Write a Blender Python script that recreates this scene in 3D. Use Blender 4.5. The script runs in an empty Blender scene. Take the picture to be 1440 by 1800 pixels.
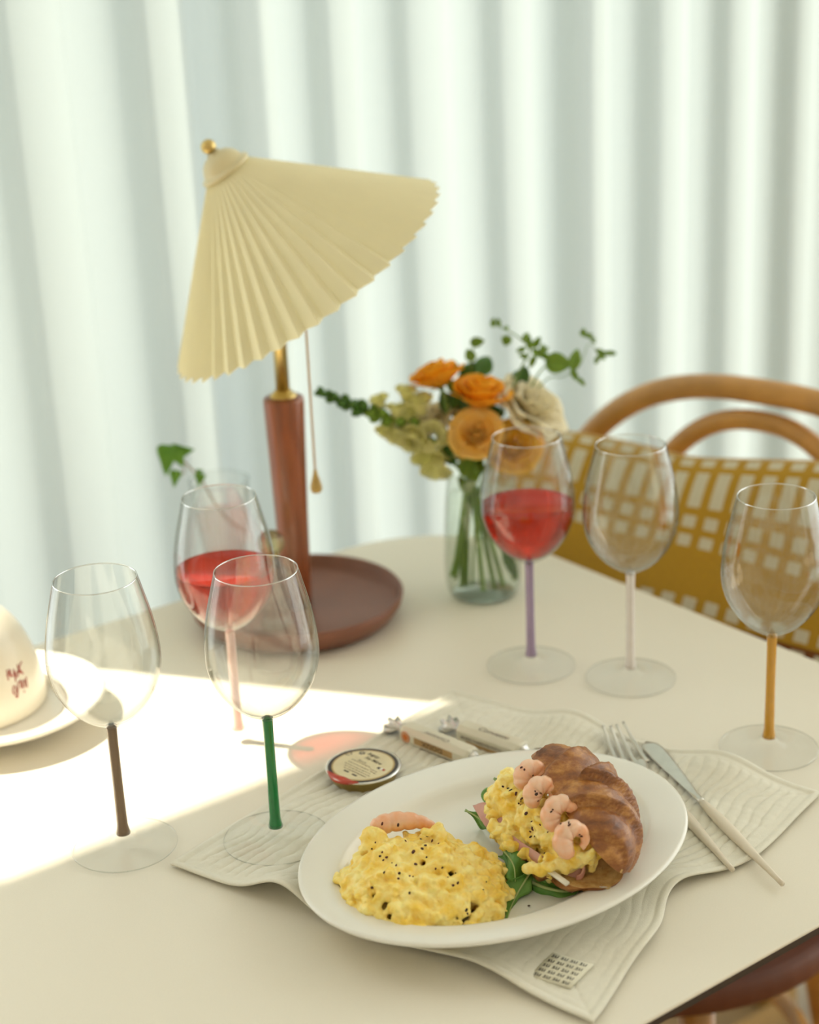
import bpy, bmesh, math, random
from mathutils import Vector, Matrix, noise
from mathutils.bvhtree import BVHTree

PI = math.pi
V3 = Vector
scene = bpy.context.scene
COL = scene.collection

# ------------------------------------------------------------------ camera
TZ = 0.74                                   # table top height
FPX = 3091.8                                # focal length in pixels of the 1440x1800 frame
CAM = V3((0.0, 0.0, TZ + 0.6438))
R_ = V3((0.99897514, -0.01559359, -0.04249126))
U_ = V3((0.04526221, 0.34416366, 0.93781806))
W_ = V3((0.0, 0.93878017, -0.34451674))
cd = bpy.data.cameras.new('camera')
cam = bpy.data.objects.new('camera', cd)
COL.objects.link(cam)
cam.matrix_world = Matrix(((R_.x, U_.x, -W_.x, CAM.x), (R_.y, U_.y, -W_.y, CAM.y), (R_.z, U_.z, -W_.z, CAM.z), (0, 0, 0, 1)))
cd.sensor_fit = 'VERTICAL'
cd.sensor_height = 36.0
cd.sensor_width = 28.8
cd.lens = FPX / 1800 * 36
cd.clip_start = 0.05
cd.dof.use_dof = True
cd.dof.focus_distance = 1.18
cd.dof.aperture_fstop = 4.2
scene.camera = cam

# ------------------------------------------------------------------ light
world = bpy.data.worlds.new('daylight')
scene.world = world
world.use_nodes = True
bg = world.node_tree.nodes['Background']
bg.inputs[0].default_value = (0.955, 1.0, 0.955, 1)
bg.inputs[1].default_value = 2.1
sd = bpy.data.lights.new('sun', 'SUN')
sun = bpy.data.objects.new('sun', sd)
COL.objects.link(sun)
SUN_H = V3((0.9465, -0.3227, 0.0))          # horizontal travel direction of the sunlight
SUN_K = 0.62                                # horizontal run for one metre of drop
sdir = V3((SUN_H.x * SUN_K, SUN_H.y * SUN_K, -1.0)).normalized()
sun.rotation_euler = sdir.to_track_quat('-Z', 'Y').to_euler()
sun.location = (-2, 2.5, 4)
sd.energy = 7.0
sd.color = (1.0, 0.90, 0.72)
sd.angle = math.radians(0.7)
scene.view_settings.view_transform = 'Standard'
scene.view_settings.look = 'None'
scene.view_settings.exposure = 0.45
scene.view_settings.gamma = 1.0
scene.view_settings.use_curve_mapping = False
cy = scene.cycles
cy.max_bounces = 14
cy.transparent_max_bounces = 40
cy.transmission_bounces = 14
cy.glossy_bounces = 6
cy.diffuse_bounces = 5
cy.caustics_reflective = False
cy.caustics_refractive = False
cy.sample_clamp_indirect = 6.0

# ------------------------------------------------------------------ pixel helpers
def ray(px, py):
    return W_ + R_ * ((px - 720) / FPX) - U_ * ((py - 900) / FPX)

def at(px, py, h=0.0):
    """point at height h above the table top seen at a pixel of the photograph"""
    d = ray(px, py)
    return CAM + d * ((TZ + h - CAM.z) / d.z)

def at_depth(px, py, depth):
    return CAM + ray(px, py) * depth

def depth_of(p):
    return (V3(p) - CAM).dot(W_)

def at_plane(px, py, p0, n):
    d = ray(px, py)
    return CAM + d * ((V3(p0) - CAM).dot(n) / d.dot(n))

def up_to(base, py):
    """height above base of the point on the vertical through base seen at image row py"""
    b = V3(base)
    # v = 900 - f * (d.U)/(d.W)
    k = (900 - py) / FPX
    d0 = b - CAM
    return (k * d0.dot(W_) - d0.dot(U_)) / (U_.z - k * W_.z)

# ------------------------------------------------------------------ materials
MATS = {}
def nodes_of(m):
    m.use_nodes = True
    return m.node_tree.nodes, m.node_tree.links

def mat(name, col, rough=0.5, var=0.0, scale=40.0, bump=0.0, bscale=200.0, metal=0.0, sss=0.0, sss_r=(0.01, 0.006, 0.003),
        sheen=0.0, spec=0.5, trans=0.0, coat=0.0, stretch=None, detail=4.0, col2=None):
    if name in MATS:
        return MATS[name]
    m = bpy.data.materials.new(name)
    n, l = nodes_of(m)
    b = n['Principled BSDF']
    b.inputs['Base Color'].default_value = (*col, 1)
    b.inputs['Roughness'].default_value = rough
    b.inputs['Metallic'].default_value = metal
    b.inputs['Specular IOR Level'].default_value = spec
    b.inputs['Sheen Weight'].default_value = sheen
    b.inputs['Coat Weight'].default_value = coat
    if sss:
        b.inputs['Subsurface Weight'].default_value = sss
        b.inputs['Subsurface Radius'].default_value = sss_r
        b.inputs['Subsurface Scale'].default_value = 1.0
    tc = n.new('ShaderNodeTexCoord')
    src = tc.outputs['Object']
    if stretch:
        mp = n.new('ShaderNodeMapping')
        mp.inputs['Scale'].default_value = stretch
        l.new(src, mp.inputs[0])
        src = mp.outputs[0]
    if var or col2:
        nz = n.new('ShaderNodeTexNoise')
        nz.inputs['Scale'].default_value = scale
        nz.inputs['Detail'].default_value = detail
        l.new(src, nz.inputs['Vector'])
        cr = n.new('ShaderNodeValToRGB')
        c2 = col2 if col2 else tuple(min(1, c * (1 + var)) for c in col)
        c1 = col if col2 else tuple(c * (1 - var) for c in col)
        cr.color_ramp.elements[0].position = 0.34
        cr.color_ramp.elements[1].position = 0.66
        cr.color_ramp.elements[0].color = (*c1, 1)
        cr.color_ramp.elements[1].color = (*c2, 1)
        l.new(nz.outputs[0], cr.inputs[0])
        l.new(cr.outputs[0], b.inputs['Base Color'])
    if bump:
        nz2 = n.new('ShaderNodeTexNoise')
        nz2.inputs['Scale'].default_value = bscale
        nz2.inputs['Detail'].default_value = 5
        l.new(src, nz2.inputs['Vector'])
        bp = n.new('ShaderNodeBump')
        bp.inputs['Strength'].default_value = bump
        bp.inputs['Distance'].default_value = 0.002
        l.new(nz2.outputs[0], bp.inputs['Height'])
        l.new(bp.outputs[0], b.inputs['Normal'])
    if trans:
        tr = n.new('ShaderNodeBsdfTranslucent')
        tr.inputs['Color'].default_value = (*col, 1)
        mx = n.new('ShaderNodeMixShader')
        mx.inputs[0].default_value = trans
        l.new(b.outputs[0], mx.inputs[1])
        l.new(tr.outputs[0], mx.inputs[2])
        l.new(mx.outputs[0], n['Material Output'].inputs[0])
    MATS[name] = m
    return m

def thin_glass(name, tint=(0.985, 0.99, 0.985), refr=0.0, ior=1.45, gloss=1.0, edge=None, base=0.0):
    """clear glass: see-through with Fresnel reflection, plus a share of true refraction"""
    if name in MATS:
        return MATS[name]
    m = bpy.data.materials.new(name)
    n, l = nodes_of(m)
    n.remove(n['Principled BSDF'])
    out = n['Material Output']
    tp = n.new('ShaderNodeBsdfTransparent')
    tp.inputs[0].default_value = (*tint, 1)
    if edge:
        # a grazing ray crosses more of the wall and is absorbed more
        lw = n.new('ShaderNodeLayerWeight')
        lw.inputs[0].default_value = 0.5
        pw_ = n.new('ShaderNodeMath')
        pw_.operation = 'POWER'
        pw_.inputs[1].default_value = 5.0
        l.new(lw.outputs['Facing'], pw_.inputs[0])
        mc = n.new('ShaderNodeMix')
        mc.data_type = 'RGBA'
        mc.inputs[6].default_value = (*tint, 1)
        mc.inputs[7].default_value = (*edge, 1)
        l.new(pw_.outputs[0], mc.inputs[0])
        l.new(mc.outputs[2], tp.inputs[0])
    body = tp.outputs[0]
    if refr:
        rf = n.new('ShaderNodeBsdfRefraction')
        rf.inputs['Color'].default_value = (*tint, 1)
        rf.inputs['Roughness'].default_value = 0.0
        rf.inputs['IOR'].default_value = ior
        mx0 = n.new('ShaderNodeMixShader')
        mx0.inputs[0].default_value = refr
        l.new(body, mx0.inputs[1])
        l.new(rf.outputs[0], mx0.inputs[2])
        body = mx0.outputs[0]
    gl = n.new('ShaderNodeBsdfGlossy')
    gl.inputs['Roughness'].default_value = 0.02
    # same reflectance on both faces of the wall: feed 1/ior where the ray leaves
    fr = n.new('ShaderNodeFresnel')
    ge = n.new('ShaderNodeNewGeometry')
    mr = n.new('ShaderNodeMapRange')
    mr.inputs['To Min'].default_value = ior
    mr.inputs['To Max'].default_value = 1.0 / ior
    l.new(ge.outputs['Backfacing'], mr.inputs['Value'])
    l.new(mr.outputs[0], fr.inputs['IOR'])
    mu = n.new('ShaderNodeMath')
    mu.operation = 'MULTIPLY'
    mu.operation = 'MULTIPLY_ADD'
    mu.inputs[1].default_value = gloss
    mu.inputs[2].default_value = base
    mu.use_clamp = True
    l.new(fr.outputs[0], mu.inputs[0])
    mx = n.new('ShaderNodeMixShader')
    l.new(mu.outputs[0], mx.inputs[0])
    l.new(body, mx.inputs[1])
    l.new(gl.outputs[0], mx.inputs[2])
    l.new(mx.outputs[0], out.inputs[0])
    MATS[name] = m
    return m

# ------------------------------------------------------------------ objects
def tag(o, label=None, cat=None, group=None, kind=None):
    if label:
        o['label'] = label
    if cat:
        o['category'] = cat
    if group:
        o['group'] = group
    if kind:
        o['kind'] = kind
    return o

def thing(name, loc, label, cat, group=None, rz=0.0):
    o = bpy.data.objects.new(name, None)
    COL.objects.link(o)
    o.empty_display_size = 0.02
    o.location = loc
    o.rotation_euler = (0, 0, rz)
    return tag(o, label, cat, group)

def world_of(o):
    m = Matrix.LocRotScale(o.location, o.rotation_euler, o.scale)
    if o.parent is not None:
        return world_of(o.parent) @ m
    return m

def obj(name, verts, faces, material, parent=None, smooth=True, world=False, origin=None):
    """one mesh object. world=True: verts are world coordinates."""
    me = bpy.data.meshes.new(name)
    vs = [V3(v) for v in verts]
    loc = V3((0, 0, 0))
    if world:
        if parent is not None:
            inv = world_of(parent).inverted()
            vs = [inv @ v for v in vs]
        if vs:
            lo = V3((min(v.x for v in vs), min(v.y for v in vs), min(v.z for v in vs)))
            hi = V3((max(v.x for v in vs), max(v.y for v in vs), max(v.z for v in vs)))
            loc = V3(((lo.x + hi.x) / 2, (lo.y + hi.y) / 2, lo.z))
            vs = [v - loc for v in vs]
    me.from_pydata([tuple(v) for v in vs], [], faces)
    me.update()
    if smooth:
        me.polygons.foreach_set('use_smooth', [True] * len(me.polygons))
    ms = material if isinstance(material, (list, tuple)) else [material]
    for m in ms:
        if m:
            me.materials.append(m)
    o = bpy.data.objects.new(name, me)
    COL.objects.link(o)
    o.location = loc
    if parent is not None:
        o.parent = parent
    return o

def mod_solid(o, t, offset=0.0):
    md = o.modifiers.new('thickness', 'SOLIDIFY')
    md.thickness = t
    md.offset = offset
    return o

def mod_sub(o, lv=1):
    md = o.modifiers.new('smooth', 'SUBSURF')
    md.levels = lv
    md.render_levels = lv
    return o

def mod_bevel(o, w, seg=2, ang=40):
    md = o.modifiers.new('bevel', 'BEVEL')
    md.width = w
    md.segments = seg
    md.limit_method = 'ANGLE'
    md.angle_limit = math.radians(ang)
    return o

def bake(o):
    """apply modifiers"""
    dg = bpy.context.evaluated_depsgraph_get()
    me = bpy.data.meshes.new_from_object(o.evaluated_get(dg))
    me.name = o.name
    o.modifiers.clear()
    o.data = me
    return o

class MB:
    def __init__(self):
        self.v = []
        self.f = []
        self.mi = []
    def add(self, vs, fs, mi=0):
        b = len(self.v)
        self.v += [V3(x) for x in vs]
        self.f += [tuple(i + b for i in f) for f in fs]
        self.mi += [mi] * len(fs)
        return self
    def build(self, name, material, parent=None, smooth=True, world=False):
        o = obj(name, self.v, self.f, material, parent, smooth, world)
        if any(self.mi):
            o.data.polygons.foreach_set('material_index', self.mi)
        return o

def lathe(prof, seg=48, cap0=True, cap1=True, c=(0, 0, 0)):
    """profile of (r, z) turned about z; closed with fans where r>0 at the ends"""
    vs, fs = [], []
    n = len(prof)
    for r, z in prof:
        for k in range(seg):
            a = 2 * PI * k / seg
            vs.append((c[0] + r * math.cos(a), c[1] + r * math.sin(a), c[2] + z))
    for i in range(n - 1):
        for k in range(seg):
            k2 = (k + 1) % seg
            fs.append((i * seg + k, i * seg + k2, (i + 1) * seg + k2, (i + 1) * seg + k))
    if cap0:
        fs.append(tuple(reversed(range(seg))))
    if cap1:
        fs.append(tuple(range((n - 1) * seg, n * seg)))
    return vs, fs

def smooth_prof(pts, per=6):
    """Catmull-Rom through (r, z) points"""
    out = []
    n = len(pts)
    for i in range(n - 1):
        p0 = pts[max(i - 1, 0)]
        p1 = pts[i]
        p2 = pts[i + 1]
        p3 = pts[min(i + 2, n - 1)]
        for k in range(per):
            t = k / per
            out.append(tuple(0.5 * ((2 * p1[j]) + (-p0[j] + p2[j]) * t + (2 * p0[j] - 5 * p1[j] + 4 * p2[j] - p3[j]) * t * t
                                    + (-p0[j] + 3 * p1[j] - 3 * p2[j] + p3[j]) * t ** 3) for j in range(len(p1))))
    out.append(tuple(pts[-1]))
    return out

def spline(pts, per=8):
    return [V3(p) for p in smooth_prof([tuple(p) for p in pts], per)]

def tube(pts, rad, seg=10, caps=True):
    """tube along points; rad number or list"""
    pts = [V3(p) for p in pts]
    n = len(pts)
    rr = rad if isinstance(rad, (list, tuple)) else [rad] * n
    vs, fs = [], []
    t = (pts[1] - pts[0]).normalized()
    nrm = t.orthogonal().normalized()
    for i in range(n):
        if i == 0:
            t2 = (pts[1] - pts[0])
        elif i == n - 1:
            t2 = (pts[-1] - pts[-2])
        else:
            t2 = (pts[i + 1] - pts[i - 1])
        t2 = t2.normalized() if t2.length > 1e-9 else t
        q = t.rotation_difference(t2)
        nrm = (q @ nrm).normalized()
        t = t2
        bn = t.cross(nrm)
        for k in range(seg):
            a = 2 * PI * k / seg
            vs.append(pts[i] + (nrm * math.cos(a) + bn * math.sin(a)) * rr[i])
    for i in range(n - 1):
        for k in range(seg):
            k2 = (k + 1) % seg
            fs.append((i * seg + k, i * seg + k2, (i + 1) * seg + k2, (i + 1) * seg + k))
    if caps:
        fs.append(tuple(reversed(range(seg))))
        fs.append(tuple(range((n - 1) * seg, n * seg)))
    return vs, fs

def grid(fn, nu, nv):
    vs = [fn(i / nu, j / nv) for j in range(nv + 1) for i in range(nu + 1)]
    w = nu + 1
    fs = [(j * w + i, j * w + i + 1, (j + 1) * w + i + 1, (j + 1) * w + i) for j in range(nv) for i in range(nu)]
    return vs, fs

def ball(c, r, u=12, v=8, sc=(1, 1, 1), M=None):
    vs = [V3((0, 0, -1))]
    for j in range(1, v):
        a = -PI / 2 + PI * j / v
        for i in range(u):
            b = 2 * PI * i / u
            vs.append(V3((math.cos(a) * math.cos(b), math.cos(a) * math.sin(b), math.sin(a))))
    vs.append(V3((0, 0, 1)))
    fs = [(0, 1 + (i + 1) % u, 1 + i) for i in range(u)]
    for j in range(v - 2):
        for i in range(u):
            a0 = 1 + j * u + i
            a1 = 1 + j * u + (i + 1) % u
            fs.append((a0, a1, a1 + u, a0 + u))
    b = 1 + (v - 2) * u
    fs += [(b + i, b + (i + 1) % u, len(vs) - 1) for i in range(u)]
    out = []
    for p in vs:
        q = V3((p.x * r * sc[0], p.y * r * sc[1], p.z * r * sc[2]))
        if M is not None:
            q = M @ q
        out.append(q + V3(c))
    return out, fs

def box(x0, x1, y0, y1, z0, z1):
    vs = [(x, y, z) for z in (z0, z1) for y in (y0, y1) for x in (x0, x1)]
    fs = [(0, 2, 3, 1), (4, 5, 7, 6), (0, 1, 5, 4), (2, 6, 7, 3), (0, 4, 6, 2), (1, 3, 7, 5)]
    return vs, fs

def xform(vf, M):
    return [M @ V3(v) for v in vf[0]], vf[1]

def frame_from(x, z):
    """3x3 matrix with columns x, y, z from an x axis and a rough z axis"""
    x = V3(x).normalized()
    z = V3(z)
    y = z.cross(x).normalized()
    z = x.cross(y).normalized()
    return Matrix(((x.x, y.x, z.x), (x.y, y.y, z.y), (x.z, y.z, z.z)))

def lettering(text, P, ex, ey, material, parent, size=1.0, name='lettering', lift=0.0, bold=0.0, shear=0.0, align='LEFT', spacing=1.0):
    """flat text: baseline start P, per-unit axes ex, ey (world), one mesh under parent"""
    cu = bpy.data.curves.new(name, 'FONT')
    cu.body = text
    cu.size = 1.0
    cu.offset = bold
    cu.shear = shear
    cu.align_x = align
    cu.space_character = spacing
    cu.resolution_u = 3
    tmp = bpy.data.objects.new(name, cu)
    COL.objects.link(tmp)
    dg = bpy.context.evaluated_depsgraph_get()
    me = bpy.data.meshes.new_from_object(tmp.evaluated_get(dg))
    vs = [V3(v.co) for v in me.vertices]
    fs = [tuple(p.vertices) for p in me.polygons]
    bpy.data.objects.remove(tmp)
    bpy.data.curves.remove(cu)
    bpy.data.meshes.remove(me)
    nrm = V3(ex).cross(V3(ey)).normalized()
    out = [V3(P) + V3(ex) * (v.x * size) + V3(ey) * (v.y * size) + nrm * lift for v in vs]
    return obj(name, out, fs, material, parent, False, True)

def hash01(i, s=0):
    return (math.sin(i * 127.1 + s * 311.7) * 43758.5453) % 1.0

def sm(x, a, b):
    t = max(0.0, min(1.0, (x - a) / (b - a)))
    return t * t * (3 - 2 * t)

# ================================================================== the room
T_ = V3((0.804, 0.595, 0)).normalized()      # along the window wall and the table's long side
N_ = V3((-T_.y, T_.x, 0))                    # towards the window
E0 = V3((-0.35, 1.445, 0))                   # a point of the table edge that faces the window
ANG = math.atan2(T_.y, T_.x)

def sp(s, d, z=0.0):
    return E0 + T_ * s + N_ * d + V3((0, 0, z))

M_wall = mat('wall_paint', (0.80, 0.76, 0.68), 0.8, var=0.02, scale=6, bump=0.05, bscale=300)
M_plank = mat('oak_plank', (0.42, 0.235, 0.06), 0.45, var=0.16, scale=9, stretch=(1.2, 14, 1), bump=0.08, bscale=60)
M_frame = mat('window_frame_paint', (0.75, 0.74, 0.70), 0.5, var=0.02, scale=20)

def slab(name, s0, s1, d0, d1, z0, z1, m, parent=None):
    vs = [sp(s, d, z) for z in (z0, z1) for d in (d0, d1) for s in (s0, s1)]
    fs = box(0, 1, 0, 1, 0, 1)[1]
    return obj(name, vs, fs, m, parent, False, True)

fl = slab('floor', -1.6, 2.6, -2.4, 0.62, -0.08, -0.021, mat('subfloor', (0.25, 0.16, 0.07), 0.8, var=0.1, scale=8))
tag(fl, kind='structure')
pw = 0.15
pm = None
k = 0
d = -2.36
while d < 0.40:
    for q in range(2):
        s0 = -1.55 + q * 2.1 + (0.35 if k % 2 else 0.0) * q
        ln = 2.06
        if pm is None:
            vs, fs = box(-ln / 2, ln / 2, -pw / 2 + 0.0015, pw / 2 - 0.0015, -0.02, 0.0)
            o = obj('plank', vs, fs, M_plank, None, False)
            pm = o.data
        else:
            o = bpy.data.objects.new('plank', pm)
            COL.objects.link(o)
        o.parent = fl
        c = sp(s0 + ln / 2, d + pw / 2, 0.0 + 0.0004 * (k % 3))
        o.matrix_parent_inverse = world_of(fl).inverted()
        o.location = c
        o.rotation_euler = (0, 0, ANG)
    d += pw
    k += 1

# window wall: lintel, pier and low upstand round one tall opening
WD0, WD1 = 0.36, 0.48
LINT = 2.36
wl = slab('wall_window', 1.42, 2.6, WD0, WD1, 0, 2.75, M_wall)
tag(wl, kind='structure')
wpl = slab('wall_window_left', -1.6, -0.80, WD0, WD1, 0, 2.75, M_wall)
tag(wpl, kind='structure')
l2 = slab('trim_1', -0.80, 1.42, WD0, WD1, LINT, 2.75, M_wall)
tag(l2, kind='structure')
l3 = slab('trim_2', -0.80, 1.42, WD0, WD1, 0.0, 0.12, M_wall)
tag(l3, kind='structure')
ce = slab('ceiling', -1.6, 2.6, -2.4, WD1, 2.75, 2.85, mat('ceiling_white', (0.88, 0.86, 0.80), 0.9, var=0.01))
tag(ce, kind='structure')
wb = slab('wall_back', -1.6, 2.6, -2.5, -2.4, 0, 2.75, M_wall)
tag(wb, kind='structure')
wlf = slab('wall_left', -1.6, -1.5, -2.4, WD0, 0, 2.75, M_wall)
tag(wlf, kind='structure')
win = thing('window_1', sp(0, 0.42, 0.12), None, None)
tag(win, kind='structure')
for s in (-0.77, 0.16, 1.39):
    slab('window_frame', s - 0.03, s + 0.03, 0.40, 0.45, 0.12, LINT, M_frame, win)
slab('window_frame', -0.80, 1.42, 0.40, 0.45, 0.12, 0.17, M_frame, win)
slab('window_frame', -0.80, 1.42, 0.40, 0.45, LINT - 0.05, LINT, M_frame, win)

# curtain: one sheer drape in deep vertical folds
M_curtain = bpy.data.materials.new('sheer_curtain')
n, l = nodes_of(M_curtain)
b = n['Principled BSDF']
b.inputs['Base Color'].default_value = (0.74, 0.77, 0.72, 1)
b.inputs['Roughness'].default_value = 0.9
b.inputs['Specular IOR Level'].default_value = 0.1
tr = n.new('ShaderNodeBsdfTranslucent')
tr.inputs['Color'].default_value = (0.275, 0.315, 0.315, 1)
mx = n.new('ShaderNodeMixShader')
mx.inputs[0].default_value = 0.62
l.new(b.outputs[0], mx.inputs[1])
l.new(tr.outputs[0], mx.inputs[2])
wv = n.new('ShaderNodeTexNoise')
wv.inputs['Scale'].default_value = 900
bp = n.new('ShaderNodeBump')
bp.inputs['Strength'].default_value = 0.06
bp.inputs['Distance'].default_value = 0.001
tc = n.new('ShaderNodeTexCoord')
l.new(tc.outputs['Object'], wv.inputs['Vector'])
l.new(wv.outputs[0], bp.inputs['Height'])
l.new(bp.outputs[0], b.inputs['Normal'])
l.new(mx.outputs[0], n['Material Output'].inputs[0])

CUR_D = 0.17
folds = []
s = -0.162
i = 0
while s < 1.9:
    w = 0.120 * (0.78 + 0.5 * hash01(i, 3))
    folds.append((s, w, 0.020 * (0.75 + 0.5 * hash01(i, 5))))
    s += w
    i += 1

def curtain_pts(z):
    out = []
    for (s0, w, a) in folds:
        nn = 18
        for q in range(nn):
            t = q / nn
            ph = 2 * PI * t
            ds = 0.10 * w * math.sin(2 * ph)
            sway = 0.006 * noise.noise(V3((s0 * 9, z * 1.3, 0.3)))
            fl_ = 1.0 + 0.10 * noise.noise(V3((s0 * 5, z * 0.9, 2.0)))
            out.append(sp(s0 + t * w + ds * 0.5 + sway, CUR_D + a * fl_ * math.cos(ph), z))
    return out

rows = [0.015 + (2.42 - 0.015) * q / 16 for q in range(17)]
vs, fs = [], []
nn = None
for z in rows:
    r = curtain_pts(z)
    nn = len(r)
    vs += r
for j in range(len(rows) - 1):
    for q in range(nn - 1):
        fs.append((j * nn + q, j * nn + q + 1, (j + 1) * nn + q + 1, (j + 1) * nn + q))
cu = obj('curtain', vs, fs, M_curtain, None, True, True)
tag(cu, 'white sheer floor-length curtain hanging in deep folds behind the table', 'curtain')
vs, fs = tube([sp(-1.5, CUR_D, 2.44), sp(1.9, CUR_D, 2.44)], 0.014, 14)
rail = obj('curtain_rail', vs, fs, mat('rail_white', (0.7, 0.7, 0.68), 0.4, var=0.02), None, True, True)
tag(rail, 'white curtain rail that the sheer curtain hangs from', 'curtain rail')

# ================================================================== the table
M_top = mat('table_laminate', (0.79, 0.74, 0.625), 0.42, var=0.012, scale=900, bump=0.03, bscale=1500, spec=0.35)
M_edge = mat('table_dark_edge', (0.035, 0.022, 0.016), 0.5, var=0.1, scale=60)
M_under = mat('table_brown_wood', (0.17, 0.055, 0.022), 0.5, var=0.15, scale=18, stretch=(1, 8, 1))
tbl = thing('dining_table', sp(-0.16, -0.374, 0), 'cream laminate dining table with rounded corners and a dark edge', 'table', rz=ANG)

def rrect(hx, hy, r, seg=14):
    out = []
    for cx, cy_, a0 in ((hx - r, hy - r, 0), (-hx + r, hy - r, PI / 2), (-hx + r, -hy + r, PI), (hx - r, -hy + r, 1.5 * PI)):
        for k in range(seg + 1):
            a = a0 + PI / 2 * k / seg
            out.append((cx + r * math.cos(a), cy_ + r * math.sin(a)))
    return out

def prism(rings):
    """rings: list of (outline, z)"""
    n_ = len(rings[0][0])
    vs = [(x, y, z) for ol, z in rings for x, y in ol]
    fs = []
    for i in range(len(rings) - 1):
        for k in range(n_):
            k2 = (k + 1) % n_
            fs.append((i * n_ + k, i * n_ + k2, (i + 1) * n_ + k2, (i + 1) * n_ + k))
    fs.append(tuple(reversed(range(n_))))
    fs.append(tuple(range((len(rings) - 1) * n_, len(rings) * n_)))
    return vs, fs

HX, HY = 0.653, 0.374
vs, fs = prism([(rrect(HX, HY, 0.14), TZ - 0.002), (rrect(HX, HY, 0.14), TZ - 0.0006), (rrect(HX - 0.0006, HY - 0.0006, 0.14), TZ)])
obj('tabletop', vs, fs, M_top, tbl, False)
vs, fs = prism([(rrect(HX - 0.003, HY - 0.003, 0.138), TZ - 0.009), (rrect(HX - 0.0004, HY - 0.0004, 0.14), TZ - 0.0075), (rrect(HX - 0.0004, HY - 0.0004, 0.14), TZ - 0.002)])
obj('edge_band', vs, fs, M_edge, tbl, False)
vs, fs = prism([(rrect(HX - 0.05, HY - 0.05, 0.11), TZ - 0.026), (rrect(HX - 0.006, HY - 0.006, 0.135), TZ - 0.009)])
obj('underside', vs, fs, M_under, tbl, False)
# crossed trestle legs at both ends
for sx in (-1, 1):
    for sy in (-1, 1):
        a = V3((sx * 0.36, sy * 0.27, TZ - 0.026))
        bb = V3((sx * 0.33, -sy * 0.27, 0.0))
        ax = (bb - a).normalized()
        M = frame_from(ax, V3((1, 0, 0))).to_4x4()
        ln = (bb - a).length
        off = 0.026 * sy
        vs, fs = box(0, ln - 0.008, -0.03, 0.03, -0.02 + off, 0.02 + off)
        M.translation = a
        q = xform((vs, fs), M)
        q = ([V3((p.x, p.y, max(0.0, min(p.z, TZ - 0.02)))) for p in q[0]], q[1])
        o = obj('leg', q[0], q[1], M_under, tbl, False)
        mod_bevel(o, 0.004)
vs, fs = box(-0.34, 0.34, -0.022, 0.022, TZ - 0.075, TZ - 0.024)
obj('stretcher', vs, fs, M_under, tbl, False)

# ================================================================== chair with cushion
M_bent = mat('bentwood_honey', (0.50, 0.245, 0.055), 0.35, var=0.13, scale=14, stretch=(2, 2, 2), coat=0.3)
M_seat = mat('bentwood_seat_brown', (0.13, 0.038, 0.016), 0.55, var=0.12, scale=16)
CB = V3((0.352, 1.663, 0))                   # middle of the chair back
CF = V3((-0.63, -0.78, 0)).normalized()      # chair looks this way
CL = V3((-CF.y, CF.x, 0)) * 1.0
CL = V3((0.78, -0.63, 0)).normalized()
CS = CB + CF * 0.225
ch = thing('bentwood_chair', (CS.x, CS.y, 0), 'honey-coloured bentwood chair with a double hoop back behind the table', 'chair')

def cpt(a, o, z):
    return CB + CL * a + CF * o + V3((0, 0, z))

def hoop(hw, zc, hh, ex, o0, tilt, z0, foot):
    pts = []
    nseg = 40
    for k in range(nseg + 1):
        t = PI * k / nseg
        c, s_ = math.cos(t), math.sin(t)
        x = -math.copysign(abs(c) ** (2 / ex), c) * hw
        z = zc + abs(s_) ** (2 / ex) * hh
        pts.append((x, z))
    pts = [(-foot, z0)] + [(-foot - (hw - foot) * q, z0 + (zc - z0) * q) for q in (0.35, 0.7)] + pts + \
          [(foot + (hw - foot) * q, z0 + (zc - z0) * q) for q in (0.7, 0.35)] + [(foot, z0)]
    return [cpt(a, o0 + (0.86 - z) * tilt, z) for a, z in pts]

vs, fs = tube(hoop(0.245, 0.60, 0.282, 2.6, 0.0, 0.16, 0.44, 0.17), 0.0130, 14)
obj('back_hoop', vs, fs, M_bent, ch, True, True)
vs, fs = tube(hoop(0.135, 0.655, 0.198, 2.25, 0.0, 0.16, 0.44, 0.09), 0.0108, 14)
obj('inner_hoop', vs, fs, M_bent, ch, True, True)
vs, fs = lathe(smooth_prof([(0.188, 0.425), (0.203, 0.432), (0.207, 0.445), (0.203, 0.458), (0.19, 0.463)], 3), 56)
obj('seat', vs, fs, M_seat, ch, False)
ca = math.atan2(CF.y, CF.x)
for a_, ro, l0, l1 in ((0.84, 0.185, 0.165, 0.205), (-0.84, 0.185, 0.165, 0.205), (PI - 0.62, 0.19, 0.175, 0.25), (PI + 0.62, 0.19, 0.175, 0.25)):
    a = ca + a_
    p0 = V3((math.cos(a) * l0, math.sin(a) * l0, 0.43))
    p1 = V3((math.cos(a) * l1, math.sin(a) * l1, 0.0))
    vs, fs = tube([p0.lerp(p1, q / 6) for q in range(7)], [0.0165, 0.0165, 0.016, 0.015, 0.0145, 0.0135, 0.0125], 12)
    obj('leg', vs, fs, M_bent, ch, True)
rg = [V3((0.165 * math.cos(t), 0.165 * math.sin(t), 0.255)) for t in [2 * PI * k / 40 for k in range(41)]]
vs, fs = tube(rg, 0.009, 10, False)
obj('leg_ring', vs, fs, M_bent, ch, True)

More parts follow.
